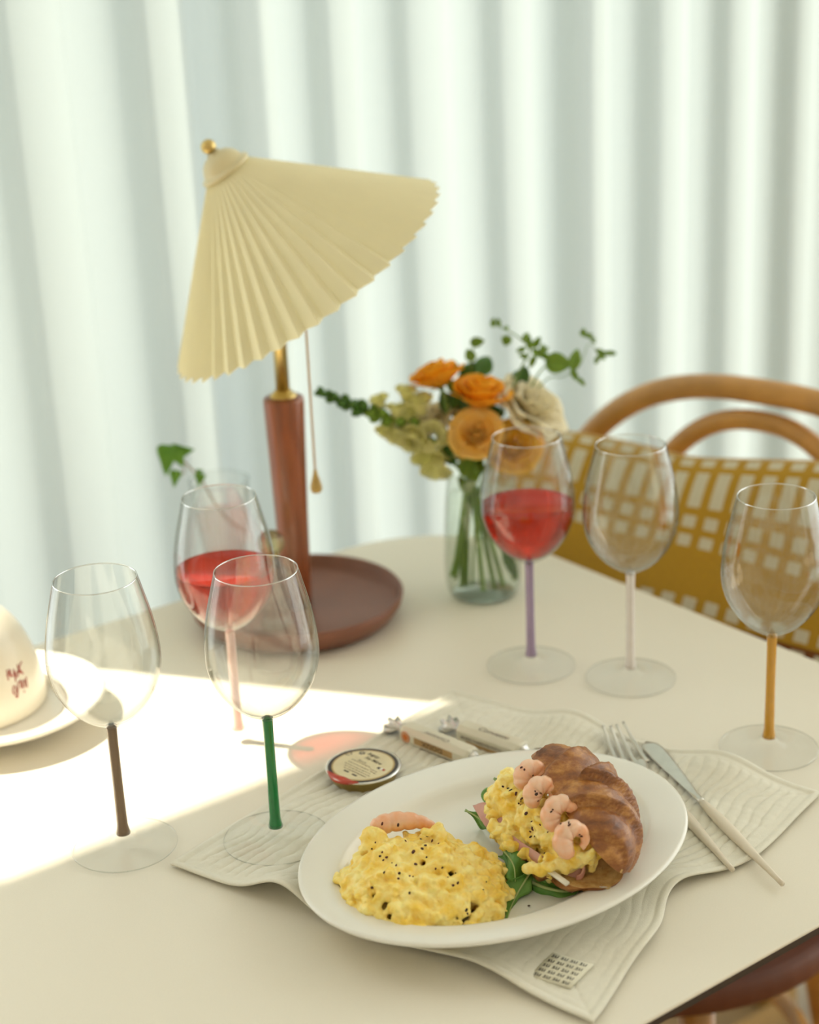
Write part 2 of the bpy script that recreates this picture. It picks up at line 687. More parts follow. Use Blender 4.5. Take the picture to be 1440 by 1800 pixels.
# patterned cushion leaning on the chair back
M_must = mat('knit_mustard', (0.46, 0.26, 0.022), 0.95, var=0.10, scale=500, bump=0.35, bscale=700, sheen=0.3, spec=0.1)
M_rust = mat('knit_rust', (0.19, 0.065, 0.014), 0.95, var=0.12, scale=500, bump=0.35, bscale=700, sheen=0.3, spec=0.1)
M_crm = mat('knit_cream', (0.62, 0.57, 0.42), 0.95, var=0.06, scale=500, bump=0.35, bscale=700, sheen=0.3, spec=0.1)
cs_ = spline([(0.105, 0.464, 0), (0.082, 0.49, 0), (0.062, 0.60, 0), (0.041, 0.72, 0), (0.032, 0.785, 0), (0.046, 0.812, 0), (0.070, 0.802, 0), (0.100, 0.765, 0),
              (0.140, 0.70, 0), (0.172, 0.63, 0), (0.185, 0.56, 0), (0.165, 0.50, 0), (0.125, 0.468, 0), (0.105, 0.464, 0)], 12)
arc = [0.0]
for q in range(1, len(cs_)):
    arc.append(arc[-1] + (cs_[q] - cs_[q - 1]).length)
ridge = max(range(len(cs_)), key=lambda q: cs_[q].y)
VR = arc[ridge]
LT = arc[-1]

def cs_at(v):
    v = max(0.0, min(LT, v))
    lo = 0
    while lo < len(arc) - 2 and arc[lo + 1] < v:
        lo += 1
    t = (v - arc[lo]) / max(1e-9, arc[lo + 1] - arc[lo])
    return cs_[lo].lerp(cs_[lo + 1], t)

vrows = [(-0.032, -0.022), (-0.014, -0.004), (0.006, 0.015), (0.022, 0.056), (0.064, 0.075), (0.082, 0.093), (0.140, 0.152), (0.160, 0.172)]
vb = sorted(set([0.0] + [VR + q for r_ in vrows for q in r_] + [VR + 0.156] + [LT]))
vfull = []
for a, b2 in zip(vb[:-1], vb[1:]):
    kk = max(1, int(math.ceil((b2 - a) / 0.012)))
    vfull += [(a + (b2 - a) * q / kk) for q in range(kk)]
vfull.append(LT)
HW = 0.272
per, bw = 0.0236, 0.0138
ub = []
q = -int(HW / per) - 1
while q * per < HW + per:
    for e in (q * per - bw / 2, q * per + bw / 2):
        if -HW < e < HW:
            ub.append(e)
    q += 1
ub = [-HW] + sorted(ub) + [HW]
vs, fs, mi = [], [], []
for v in vfull:
    c = cs_at(v)
    for u in ub:
        e = 1 - 0.86 * (abs(u) / HW) ** 9
        mid = V3((0.085, 0.64, 0))
        p = mid + (c - mid) * (0.12 + 0.88 * e)
        p = V3((mid.x + (c.x - mid.x) * (0.10 + 0.90 * e), mid.y + (c.y - mid.y) * (0.80 + 0.20 * e), 0))
        zz = p.y + 0.17 * min(0.15, max(0.0, u + 0.05)) * sm(p.y, 0.75, 0.815) + (0.004 - 0.03 * u + 0.012 * noise.noise(V3((u * 6, v * 4, 0.7)))) * sm(p.y, 0.5, 0.8)
        oo = p.x + 0.010 * noise.noise(V3((u * 7, v * 6, 4.1)))
        vs.append(cpt(u, oo, zz))
nu = len(ub)
for j in range(len(vfull) - 1):
    vm = (vfull[j] + vfull[j + 1]) / 2 - VR
    rowhit = any(a < vm < b2 for a, b2 in vrows)
    for i in range(nu - 1):
        um = (ub[i] + ub[i + 1]) / 2
        colhit = abs(((um / per) + 0.5) % 1.0 - 0.5) * per < bw / 2 and abs(um) < HW - 0.012
        fs.append((j * nu + i, j * nu + i + 1, (j + 1) * nu + i + 1, (j + 1) * nu + i))
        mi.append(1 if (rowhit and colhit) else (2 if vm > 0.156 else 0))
for side in (0, nu - 1):
    ring = [j * nu + side for j in range(len(vfull) - 1)]
    fs.append(tuple(ring if side else reversed(ring)))
    mi.append(0)
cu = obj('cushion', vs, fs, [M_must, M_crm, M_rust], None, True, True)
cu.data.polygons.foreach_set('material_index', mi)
tag(cu, 'mustard knitted cushion with cream squares and bars leaning on the bentwood chair', 'cushion')

# pale pouf on the floor beyond the table leg
pc = at(1490, 1745, -TZ + 0.12)
vs, fs = lathe(smooth_prof([(0.0, 0.0), (0.14, 0.0), (0.19, 0.03), (0.205, 0.11), (0.19, 0.19), (0.13, 0.225), (0.0, 0.232)], 5), 40, False, False)
po = obj('floor_pouf', [(x + pc.x + 0.15, y + pc.y, z) for x, y, z in vs], fs, mat('pouf_cloth', (0.72, 0.70, 0.66), 0.9, var=0.04, scale=60, bump=0.2, bscale=400), None, True, True)
tag(po, 'white fabric pouf on the wooden floor beyond the table', 'pouf')

# ================================================================== table lamp
M_mahog = mat('lamp_walnut', (0.25, 0.068, 0.022), 0.32, var=0.22, scale=26, stretch=(6, 6, 0.6), coat=0.25)
M_dish = mat('lamp_dish_brown', (0.215, 0.082, 0.047), 0.42, var=0.06, scale=40)
M_brass = mat('brushed_brass', (0.62, 0.45, 0.17), 0.28, var=0.06, scale=60, metal=1.0)
M_cap = mat('lamp_cap_cream', (0.66, 0.57, 0.33), 0.35, var=0.03, scale=40, coat=0.3)
M_shade = mat('pleated_paper', (0.92, 0.87, 0.64), 0.8, var=0.015, scale=30, trans=0.32, spec=0.15)
LB = at(523, 1053, 0.018)
LB.z = TZ
lamp = thing('table_lamp', LB, 'table lamp with a tilted cream pleated shade on a reddish wooden column', 'lamp')
pr = [(0.0, 0.0), (0.078, 0.0), (0.088, 0.004), (0.0955, 0.014), (0.0975, 0.0225), (0.0960, 0.0245), (0.0935, 0.0235), (0.0915, 0.0150), (0.088, 0.0128), (0.0, 0.0125)]
vs, fs = lathe(pr, 72, False, False)
obj('base_dish', vs, fs, M_dish, lamp)
DISH = TZ + 0.0125
hc = up_to(LB, 697)
vs, fs = lathe([(0.0, 0.012), (0.0130, 0.012), (0.0134, 0.03), (0.0150, hc * 0.5), (0.0182, hc - 0.004), (0.0176, hc - 0.001), (0.016, hc), (0.0, hc)], 40, False, False)
obj('column', vs, fs, M_mahog, lamp)
vs, fs = lathe([(0.0, hc), (0.0118, hc), (0.0122, hc + 0.0012), (0.0105, hc + 0.0028), (0.0085, hc + 0.0035), (0.0075, hc + 0.006), (0.0, hc + 0.006)], 32, False, False)
obj('brass_collar', vs, fs, M_brass, lamp)
hh_ = up_to(LB, 408)
vs, fs = lathe([(0.0, hc), (0.0062, hc), (0.0062, hh_), (0.0, hh_)], 24, False, False)
obj('brass_stem', vs, fs, M_brass, lamp)
HG = LB + V3((0, 0, hh_))
pm_ = depth_of(HG) / FPX                      # metres per pixel at the shade
AX = (R_ * (0.607 * 0.924) - U_ * (0.795 * 0.924) + W_ * 0.38).normalized()
APX = HG - AX * (157 * pm_)
E1 = AX.orthogonal().normalized()
E2 = AX.cross(E1).normalized()
NP = 46
RR = 277 * pm_
LL = 262 * pm_
r0 = 34 * pm_
t0 = 18 * pm_
vs, fs = [], []
nt = 9
for j in range(nt + 1):
    t = j / nt
    rad = r0 + (RR - r0) * t
    dep = 0.0008 + 0.0085 * t
    for k in range(NP):
        for ph, sg in ((0.0, 1.0), (0.70, -1.0)):
            a = 2 * PI * (k + ph) / NP
            rr = rad + sg * dep * 0.5
            vs.append(APX + AX * (t0 + (LL - t0) * t) + (E1 * math.cos(a) + E2 * math.sin(a)) * rr)
m2 = NP * 2
for j in range(nt):
    for k in range(m2):
        k2 = (k + 1) % m2
        fs.append((j * m2 + k, j * m2 + k2, (j + 1) * m2 + k2, (j + 1) * m2 + k))
sh = obj('shade', vs, fs, M_shade, lamp, False, True)
mod_solid(sh, 0.0006)

def lathe_axis(prof, seg, O, A, X, Y):
    v0, f0 = lathe(prof, seg, False, False)
    return [O + X * p[0] + Y * p[1] + A * p[2] for p in v0], f0

cp = [(0.0, -2), (13, -1), (14, 3), (24, 6), (34, 14), (40, 24), (42, 30), (48, 32), (51, 35), (50, 39), (44, 41), (34, 41), (0, 40)]
vs, fs = lathe_axis([(r * pm_ * 0.94, z * pm_) for r, z in cp], 40, APX - AX * (15 * pm_), AX, E1, E2)
obj('shade_cap', vs, fs, M_cap, lamp, True, True)
fp = [(0, -22), (6, -21), (11, -17), (13.5, -10), (12, -3), (8, 1), (7, 4), (10, 7), (0, 8)]
vs, fs = lathe_axis([(r * pm_, z * pm_) for r, z in smooth_prof(fp, 3)], 24, APX - AX * (18 * pm_), AX, E1, E2)
obj('finial', vs, fs, M_brass, lamp, True, True)
# pull chain of small beads and a drop-shaped bob
c_top = at_depth(541, 560, depth_of(HG) + 0.01)
c_bot = at_depth(554, 826, depth_of(HG) + 0.01)
zt = c_top.z
c_top = V3((c_bot.x, c_bot.y, zt))
mb = MB()
nb = 74
for q in range(nb):
    p = c_top.lerp(c_bot, q / (nb - 1))
    mb.add(*ball(p, 0.00125, 6, 4))
mb.add(*tube([c_top, c_bot], 0.0004, 5))
o = mb.build('pull_chain', mat('chain_brass', (0.50, 0.36, 0.24), 0.4, var=0.05, metal=0.7), lamp, True, True)
tag(o, kind='stuff')
bobp = [(0, 0.001), (0.0014, 0.0), (0.0022, -0.004), (0.0042, -0.011), (0.0052, -0.0155), (0.0046, -0.019), (0.003, -0.0205), (0, -0.021)]
vs, fs = lathe(smooth_prof(bobp, 4), 20, False, False, c_bot)
obj('pull_bob', vs, fs, mat('bob_wood', (0.42, 0.27, 0.07), 0.5, var=0.1, scale=120), lamp, True, True)

# ================================================================== wine glasses
M_glass = thin_glass('clear_glass', (0.98, 0.985, 0.98), 0.05, 1.45, 0.9, edge=(0.50, 0.54, 0.50))
M_rim = thin_glass('glass_rim', (0.94, 0.95, 0.94), 0.0, 1.5, 1.0, base=0.38)
M_foot = thin_glass('solid_glass', (0.998, 0.999, 0.998), 0.0, 1.45, 0.5, edge=(0.86, 0.88, 0.86))
M_frim = thin_glass('foot_rim', (0.72, 0.74, 0.71), 0.0, 1.5, 1.0, base=0.25)
M_wine = thin_glass('rose_wine', (1.0, 0.20, 0.11), 0.40, 1.33, 0.6)
GH = 0.205
outer = smooth_prof([(0.0042, 0.0945), (0.0050, 0.0965), (0.0105, 0.0990), (0.0195, 0.1050), (0.0275, 0.1135), (0.0342, 0.1245), (0.0380, 0.1370), (0.0389, 0.1480),
                     (0.0378, 0.1620), (0.0352, 0.1770), (0.0316, 0.1920), (0.0284, 0.2046)], 5)
TW = 0.0009
inner = []
for i, (r, z) in enumerate(outer):
    j0, j1 = max(i - 1, 0), min(i + 1, len(outer) - 1)
    dr, dz = outer[j1][0] - outer[j0][0], outer[j1][1] - outer[j0][1]
    ln = math.hypot(dr, dz)
    w_ = TW * (1.0 + 1.6 * max(0, 1 - (z - 0.0945) / 0.012))
    inner.append((r - w_ * dz / ln, z + w_ * dr / ln))
inner = [(r, z) for r, z in inner if r > 0.003 and z > 0.0985]
prof = [(0.0, 0.0945)] + outer + [(0.02830, 0.2052), (0.02795, 0.2054), (0.02760, 0.2052)] + [p for p in reversed(inner)] + [(0.0, inner[0][1] - 0.0003)]
bowl_v, bowl_f = lathe(prof, 72, False, False)
footp = smooth_prof([(0.0, 0.0), (0.030, 0.0), (0.0366, 0.0006), (0.0374, 0.0014), (0.0364, 0.0022), (0.028, 0.0030), (0.018, 0.0042), (0.0105, 0.0062), (0.0065, 0.0092), (0.0046, 0.0125), (0.0, 0.0130)], 3)
foot_v, foot_f = lathe(footp, 64, False, False)
stemp = [(0.0, 0.0105), (0.0052, 0.0105), (0.0046, 0.0135), (0.0039, 0.018), (0.0036, 0.05), (0.0036, 0.086), (0.0038, 0.0935), (0.0040, 0.0955), (0.0, 0.0955)]
stem_v, stem_f = lathe(stemp, 24, False, False)
bowl_me = foot_me = None
GL = {'brown': (-0.2125, 1.0929), 'green': (-0.1041, 1.0877), 'pink': (-0.1428, 1.2466), 'purple': (0.0976, 1.3587), 'white': (0.1778, 1.3262), 'orange': (0.2654, 1.1928)}
SC = {'brown': (0.20, 0.125, 0.070), 'green': (0.008, 0.195, 0.045), 'pink': (0.88, 0.58, 0.54), 'purple': (0.34, 0.25, 0.40), 'white': (0.80, 0.74, 0.72), 'orange': (0.62, 0.31, 0.030)}
LBL = {'brown': 'empty wine glass with a taupe brown stem on the sunlit table',
       'green': 'empty wine glass with a bright green stem standing on the napkin corner',
       'pink': 'wine glass with a pink stem half full of rose wine beside the lamp',
       'purple': 'wine glass with a lilac purple stem half full of rose wine by the vase',
       'white': 'empty wine glass with a milky white stem beside the lilac-stemmed glass',
       'orange': 'empty wine glass with an amber orange stem near the knife and fork'}
for kx, (gx, gy) in GL.items():
    lift = 0.0034 if kx == 'green' else 0.0004
    g = thing('wine_glass', (gx, gy, TZ + lift), LBL[kx], 'wine glass', 'stemmed wine glasses on the table')
    if bowl_me is None:
        o = obj('bowl', bowl_v, bowl_f, [M_glass, M_rim], g)
        o.data.polygons.foreach_set('material_index', [1 if min(bowl_v[i][2] for i in f) > 0.2035 else 0 for f in bowl_f])
        bowl_me = o.data
        o = obj('foot', foot_v, foot_f, [M_foot, M_frim], g)
        o.data.polygons.foreach_set('material_index', [1 if min(math.hypot(foot_v[i][0], foot_v[i][1]) for i in f) > 0.0369 else 0 for f in foot_f])
        foot_me = o.data
    else:
        for nm, me in (('bowl', bowl_me), ('foot', foot_me)):
            o = bpy.data.objects.new(nm, me)
            COL.objects.link(o)
            o.parent = g
    ms = mat('stem_' + kx, SC[kx], 0.12, var=0.03, scale=90, coat=0.6)
    o = obj('stem', stem_v, stem_f, ms, g)
    tag(o, {'brown': 'taupe brown stem', 'green': 'bright green stem', 'pink': 'pale pink stem', 'purple': 'lilac stem', 'white': 'milky white stem', 'orange': 'amber orange stem'}[kx])

lev = 0.1475
wp = [(0.0, inner[0][1] + 0.0001)] + [(r - 0.00015, z + 0.0001) for r, z in inner if z < lev]
wr = wp[-1][0]
wp += [(wr, lev), (wr - 0.0006, lev - 0.0004), (0.0, lev - 0.0006)]
wv_, wf_ = lathe(wp, 64, False, False)
for kx, lb in (('pink', 'rose wine in the pink-stemmed glass beside the lamp'), ('purple', 'rose wine in the lilac-stemmed glass by the vase')):
    o = obj('wine', wv_, wf_, M_wine, None)
    o.location = (GL[kx][0], GL[kx][1], TZ + 0.0004)
    tag(o, lb, 'wine', 'rose wine in glasses')

# ================================================================== glassware on the lamp dish
def vessel(name, loc, prof_out, t, material, label, cat, seg=48):
    inn = []
    for i, (r, z) in enumerate(prof_out):
        j0, j1 = max(i - 1, 0), min(i + 1, len(prof_out) - 1)
        dr, dz = prof_out[j1][0] - prof_out[j0][0], prof_out[j1][1] - prof_out[j0][1]
        ln = max(1e-9, math.hypot(dr, dz))
        inn.append((r - t * dz / ln, z + t * dr / ln))
    inn = [p for p in inn if p[0] > 0.001]
    pf = [(0.0, prof_out[0][1])] + list(prof_out) + list(reversed(inn)) + [(0.0, inn[0][1])]
    g = thing(name, loc, label, cat)
    vs, fs = lathe(pf, seg, False, False)
    obj('body', vs, fs, material, g)
    return g, inn

def fill(inn, level, inset=0.0002):
    w = [(0.0, inn[0][1] + inset)] + [(r - inset, z) for r, z in inn if z < level and r > inset]
    r1 = w[-1][0]
    for (ra, za), (rb, zb) in zip(inn[:-1], inn[1:]):
        if za < level <= zb:
            r1 = ra + (rb - ra) * (level - za) / (zb - za) - inset
    return lathe(w + [(r1, level), (0.0, level)], 48, False, False)

TB = at(399, 1012, 0.0125)
ht = up_to(TB, 842)
tp_ = smooth_prof([(0.013, 0.0), (0.0165, 0.0012), (0.0182, 0.008), (0.0215, ht * 0.35), (0.0265, ht * 0.7), (0.0285, ht)], 5)
g, tin = vessel('glass_tumbler', TB, tp_, 0.0012, M_glass, 'clear flared tumbler on the lamp dish with an ivy sprig in water', 'tumbler')
vs, fs = fill(tin, ht * 0.66)
o = obj('pink_reflection_water', vs, fs, thin_glass('pink_reflection_water', (0.985, 0.89, 0.87), 0.05, 1.2, 0.8), None)  # pinkish reflection on the water is put into its tint
o.location = TB
tag(o, 'water inside the flared tumbler with ivy, a pinkish reflection painted into its tint', 'water')

BB = at(487, 1101, 0.0125)
hb = up_to(BB, 978)
M_bot = thin_glass('bottle_glass', (0.965, 0.975, 0.95), 0.10, 1.40, 0.9, edge=(0.55, 0.57, 0.48))
bp_ = smooth_prof([(0.012, 0.0), (0.0142, 0.0012), (0.0145, 0.006), (0.0128, 0.0105), (0.0118, 0.0125), (0.0150, 0.019), (0.0168, 0.030), (0.0166, 0.042), (0.0140, 0.053), (0.0085, 0.060), (0.0056, 0.0645), (0.0054, hb - 0.002), (0.0070, hb)], 4)
g, bin_ = vessel('glass_bottle', BB, bp_, 0.0022, M_bot, 'small footed clear glass bottle with a round stopper on the lamp dish', 'bottle')
vs, fs = ball((0, 0, hb + 0.0125), 0.0122, 20, 14)
o = obj('stopper', vs, fs, thin_glass('stopper_glass', (0.86, 0.78, 0.56), 0.35, 1.45, 1.0, edge=(0.45, 0.36, 0.16)), g)
tag(o, 'amber glass ball stopper')
vs, fs = lathe([(0.0, hb - 0.008), (0.0034, hb - 0.008), (0.0040, hb), (0.0062, hb + 0.0005), (0.0055, hb + 0.003), (0.0, hb + 0.003)], 20, False, False)
obj('stopper_neck', vs, fs, M_brass, g)

JB = at(512, 1062, 0.0125)
hj = up_to(JB, 985)
jp_ = smooth_prof([(0.010, 0.0), (0.0112, 0.001), (0.0116, 0.004), (0.0118, hj * 0.5), (0.0120, hj)], 4)
vessel('shot_glass', JB, jp_, 0.0018, M_bot, 'small straight clear shot glass behind the footed bottle', 'glass')

# ================================================================== saucer and dome at the left
M_porc = mat('white_porcelain', (0.83, 0.80, 0.73), 0.22, var=0.01, scale=30, coat=0.3)
M_dome = mat('cream_glaze', (0.70, 0.645, 0.52), 0.33, var=0.025, scale=22, coat=0.2)
SB = at(-6, 1226, 0.022)
SB.z = TZ
rs = 0.087
sa = thing('saucer', SB, 'round white porcelain plate under the cream dome', 'plate')
vs, fs = lathe(smooth_prof([(0.0, 0.004), (0.040, 0.004), (0.043, 0.0), (0.046, 0.0), (0.048, 0.005), (0.062, 0.010), (0.080, 0.017), (rs, 0.0215), (rs + 0.0006, 0.0235), (rs - 0.002, 0.0245), (0.076, 0.0205), (0.058, 0.0140), (0.050, 0.0090), (0.0, 0.0085)], 3), 72, False, False)
obj('dish', vs, fs, M_porc, sa)
DB = at(-52, 1234, 0.010)
DB.z = TZ + 0.0088
do = thing('ceramic_dome', DB, 'cream ceramic dome with red handwritten lettering on the white plate', 'dome')
hd = 0.094
dome_r = [(0.0605, 0.0), (0.0625, 0.002), (0.0630, 0.008), (0.0610, 0.022), (0.0575, 0.038), (0.0520, 0.054), (0.0440, 0.069), (0.0330, 0.081), (0.018, 0.0895), (0.0, 0.092)]
dprof = smooth_prof(dome_r, 5)
vs, fs = lathe([(0.0, 0.0)] + dprof, 72, False, False)
obj('shell', vs, fs, M_dome, do)
vs, fs = lathe(smooth_prof([(0.0, 0.090), (0.006, 0.091), (0.006, 0.096), (0.011, 0.100), (0.012, 0.106), (0.008, 0.111), (0.0, 0.112)], 4), 24, False, False)
obj('knob', vs, fs, mat('pink_glaze', (0.75, 0.45, 0.40), 0.3, var=0.02), do)

def dome_pt(px, py, lift=0.0006):
    d = ray(px, py)
    p = CAM.copy()
    best = None
    # march on to the turned surface
    t = 1.0
    while t < 1.8:
        q = CAM + d * t - DB
        z = q.z
        if 0 <= z <= 0.092:
            r = math.hypot(q.x, q.y)
            rz_ = None
            for (ra, za), (rb, zb) in zip(dprof[:-1], dprof[1:]):
                if za <= z <= zb:
                    rz_ = ra + (rb - ra) * (z - za) / max(1e-9, zb - za)
                    break
            if rz_ is not None and r <= rz_ + lift:
                return CAM + d * t
        t += 0.0006
    return None

strokes = [[(12, 1178), (14, 1186), (15, 1196)], [(16, 1176), (18, 1186), (20, 1190)], [(12, 1188), (20, 1183)], [(18, 1178), (20, 1187), (24, 1187), (24, 1176)], [(24, 1177), (26, 1186), (28, 1198)],
           [(29, 1180), (28, 1190), (32, 1188), (32, 1178)], [(31, 1168), (33, 1176), (36, 1183)], [(38, 1163), (34, 1175), (41, 1185)], [(34, 1182), (40, 1180)],
           [(24, 1206), (23, 1216), (26, 1220), (29, 1212), (26, 1205)], [(32, 1200), (32, 1212), (31, 1226), (28, 1222)], [(36, 1195), (37, 1203), (38, 1210)], [(31, 1201), (37, 1196)],
           [(40, 1196), (40, 1207), (44, 1206), (43, 1194)], [(46, 1190), (47, 1200), (48, 1208)], [(43, 1214), (43, 1217)]]
mb = MB()
for st in strokes:
    pts = [dome_pt(*p) for p in st]
    pts = [p for p in pts if p is not None]
    if len(pts) > 1:
        mb.add(*tube(spline(pts, 4), 0.00042, 6))
if mb.v:
    o = mb.build('lettering', mat('red_pen', (0.42, 0.07, 0.06), 0.5, var=0.05), do, True, True)
    tag(o, 'red handwritten lettering')

# ================================================================== napkin
M_nap = mat('quilted_muslin', (0.77, 0.74, 0.63), 0.95, var=0.02, scale=250, bump=0.22, bscale=1400, sheen=0.2, spec=0.08)
NA, NB, NC, ND = at(300, 1523, 0.001), at(796, 1214, 0.003), at(1443, 1394, 0.003), at(1046, 1799, 0.003)
NS = 0.0016                                   # cloth lies this far above the table

def nap_plan(u, v):
    p = NA * ((1 - u) * (1 - v)) + NB * (u * (1 - v)) + NC * (u * v) + ND * ((1 - u) * v)
    ind = math.exp(-((u - 0.47) / 0.13) ** 2) * sm(v, 0.62, 1.0)
    p = p - (ND - NA).normalized() * (0.027 * ind)
    bow = math.exp(-((u - 0.22) / 0.16) ** 2) * sm(v, 0.7, 1.0)
    p = p - (ND - NA).normalized() * (0.010 * bow)
    bow2 = math.exp(-((v - 0.70) / 0.18) ** 2) * sm(1 - u, 0.75, 1.0)
    p = p + (NB - NA).normalized() * (0.008 * bow2)
    return p

def nap_h(u, v):
    h = 0.0
    h += 0.0120 * math.exp(-((v - 0.37) / 0.095) ** 2) * sm(u, 0.80, 1.0)
    h += 0.0115 * math.exp(-((v - 0.77) / 0.100) ** 2) * sm(u, 0.82, 1.0)
    h += 0.0165 * math.exp(-((v - 0.29) / 0.080) ** 2) * sm(1 - u, 0.86, 1.0)
    h += 0.0050 * math.exp(-((v - 0.74) / 0.110) ** 2) * sm(1 - u, 0.84, 1.0)
    h += 0.0050 * math.exp(-((u - 0.50) / 0.070) ** 2) * sm(v, 0.84, 1.0)
    h += 0.0035 * math.exp(-((u - 0.28) / 0.090) ** 2) * sm(v, 0.88, 1.0)
    h += 0.0012 * max(0.0, noise.noise(V3((u * 5, v * 5, 1.7))))
    return h

def nap_z(u, v):
    eu, ev = min(u, 1 - u), min(v, 1 - v)
    e = min(eu, ev)
    # wavy quilted channels running along AB
    nz = 0.10 * noise.noise(V3((u * 6.5, v * 7, 0.4))) + 0.035 * noise.noise(V3((u * 20, v * 16, 3.3)))
    ph = (v + 0.28 * nz) * 37
    rib = abs(math.sin(ph * PI)) ** 0.6
    calm = 1 - 0.72 * sm(v, 0.55, 0.75) * sm(1 - u, 0.45, 0.62)
    inside = sm(e, 0.028, 0.045)
    z = 0.0017 * rib * calm * inside
    # small puckers across the channels
    z += 0.0004 * noise.noise(V3((u * 55, v * 20, 9.1))) * inside * calm
    # hem: flat band with a stitched groove and a rolled edge
    z += 0.0006 * (1 - sm(e, 0.030, 0.040))
    z += 0.0011 * math.exp(-((e - 0.007) / 0.006) ** 2)
    z -= 0.0004 * math.exp(-((e - 0.019) / 0.004) ** 2)
    # mitred corner seams
    if eu < 0.12 and ev < 0.12:
        z -= 0.0005 * math.exp(-((eu - ev) / 0.006) ** 2)
    return TZ + NS + nap_h(u, v) + z

def nap_pt(u, v):
    p = nap_plan(u, v)
    return V3((p.x, p.y, nap_z(u, v)))

vs, fs = grid(lambda a, b_: nap_pt(a, b_), 230, 330)
na = obj('napkin', vs, fs, M_nap, None, True, True)
mod_solid(na, 0.0014, -1.0)
na = bake(na)
nroot = thing('cloth_napkin', V3((NA + NC) / 2) * 1.0, 'cream quilted cloth napkin with wavy edges under the oval plate', 'napkin')
nroot.location.z = TZ
na.parent = nroot
na.name = 'cloth'
na.location = na.location - nroot.location
# sewn-on woven label
q0, q1, q3 = at(930, 1716, 0.0046), at(1003, 1738, 0.0046), at(972, 1675, 0.0046)
ex, ey = q1 - q0, q3 - q0
nrm = ex.cross(ey).normalized()
if nrm.z < 0:
    nrm = -nrm
vs, fs = grid(lambda a, b_: q0 + ex * a + ey * b_ + nrm * 0.0004, 4, 4)
vs2 = [v - nrm * 0.0006 for v in vs]
lab = obj('woven_label', vs, fs, mat('label_tape', (0.76, 0.73, 0.58), 0.8, var=0.02, scale=300), nroot, True, True)
mod_solid(lab, 0.0005, -1)
tag(lab, 'pale label printed with rows of small black letters')
M_ink = mat('black_ink', (0.012, 0.011, 0.012), 0.6, var=0.05)
for r_ in range(5):
    lettering('su su su su', q0 + ex * 0.05 + ey * (0.07 + 0.19 * r_) + nrm * 0.0008, ex / 5.1, ey * 0.20, M_ink, lab, bold=0.0)

# ================================================================== oval plate
M_plate = mat('plate_stoneware', (0.80, 0.785, 0.715), 0.24, var=0.008, scale=30, coat=0.25, spec=0.45)
PC = V3((0.0486, 1.033, TZ))
PA, PBx, PANG = 0.1432, 0.1098, math.radians(36.7)
plate = thing('oval_plate', PC, 'large oval off-white plate with a broad rim on the napkin', 'plate', rz=PANG)
PZ = 0.0052
rings = [(0.050, 0.0010), (0.047, 0.0), (0.043, 0.0), (0.040, 0.003), (0.030, 0.0120), (0.012, 0.0185), (0.0006, 0.0215), (-0.0002, 0.0228), (0.0006, 0.0240), (0.0030, 0.0244),
         (0.014, 0.0226), (0.0245, 0.0210), (0.0275, 0.0198), (0.0300, 0.0170), (0.0330, 0.0125), (0.0380, 0.0095), (0.046, 0.0082), (0.07, 0.0078)]
vs, fs = [], []
seg = 110
for dlt, z in rings:
    for k in range(seg):
        a = 2 * PI * k / seg
        vs.append(((PA - dlt) * math.cos(a), (PBx - dlt) * math.sin(a), PZ + z))
for i in range(len(rings) - 1):
    for k in range(seg):
        k2 = (k + 1) % seg
        fs.append((i * seg + k, i * seg + k2, (i + 1) * seg + k2, (i + 1) * seg + k))
fs.append(tuple(reversed(range(seg))))
fs.append(tuple(range((len(rings) - 1) * seg, len(rings) * seg)))
obj('dish', vs, fs, M_plate, plate)
WELL = TZ + PZ + 0.0080                       # height of the well

# ================================================================== cutlery
M_steel = mat('brushed_steel', (0.66, 0.63, 0.56), 0.28, var=0.04, scale=120, metal=1.0)
M_hand = mat('cream_resin', (0.70, 0.62, 0.49), 0.35, var=0.015, scale=60, coat=0.2)

def strip(pts, widths, thick, up=V3((0, 0, 1)), prof='ellipse', seg=12):
    """flattened bar: elliptic sections"""
    pts = [V3(p) for p in pts]
    vs, fs = [], []
    n_ = len(pts)
    for i, p in enumerate(pts):
        t = (pts[min(i + 1, n_ - 1)] - pts[max(i - 1, 0)]).normalized()
        sd_ = t.cross(up).normalized()
        nn_ = sd_.cross(t).normalized()
        th = thick[i] if isinstance(thick, (list, tuple)) else thick
        for k in range(seg):
            a = 2 * PI * k / seg
            ca_, sa_ = math.cos(a), math.sin(a)
            if prof == 'flat':
                ca_ = math.copysign(abs(ca_) ** 0.5, ca_)
                sa_ = math.copysign(abs(sa_) ** 0.5, sa_)
            vs.append(p + sd_ * (ca_ * widths[i] / 2) + nn_ * (sa_ * th / 2))
    for i in range(n_ - 1):
        for k in range(seg):
            k2 = (k + 1) % seg
            fs.append((i * seg + k, i * seg + k2, (i + 1) * seg + k2, (i + 1) * seg + k))
    fs.append(tuple(reversed(range(seg))))
    fs.append(tuple(range((n_ - 1) * seg, n_ * seg)))
    return vs, fs

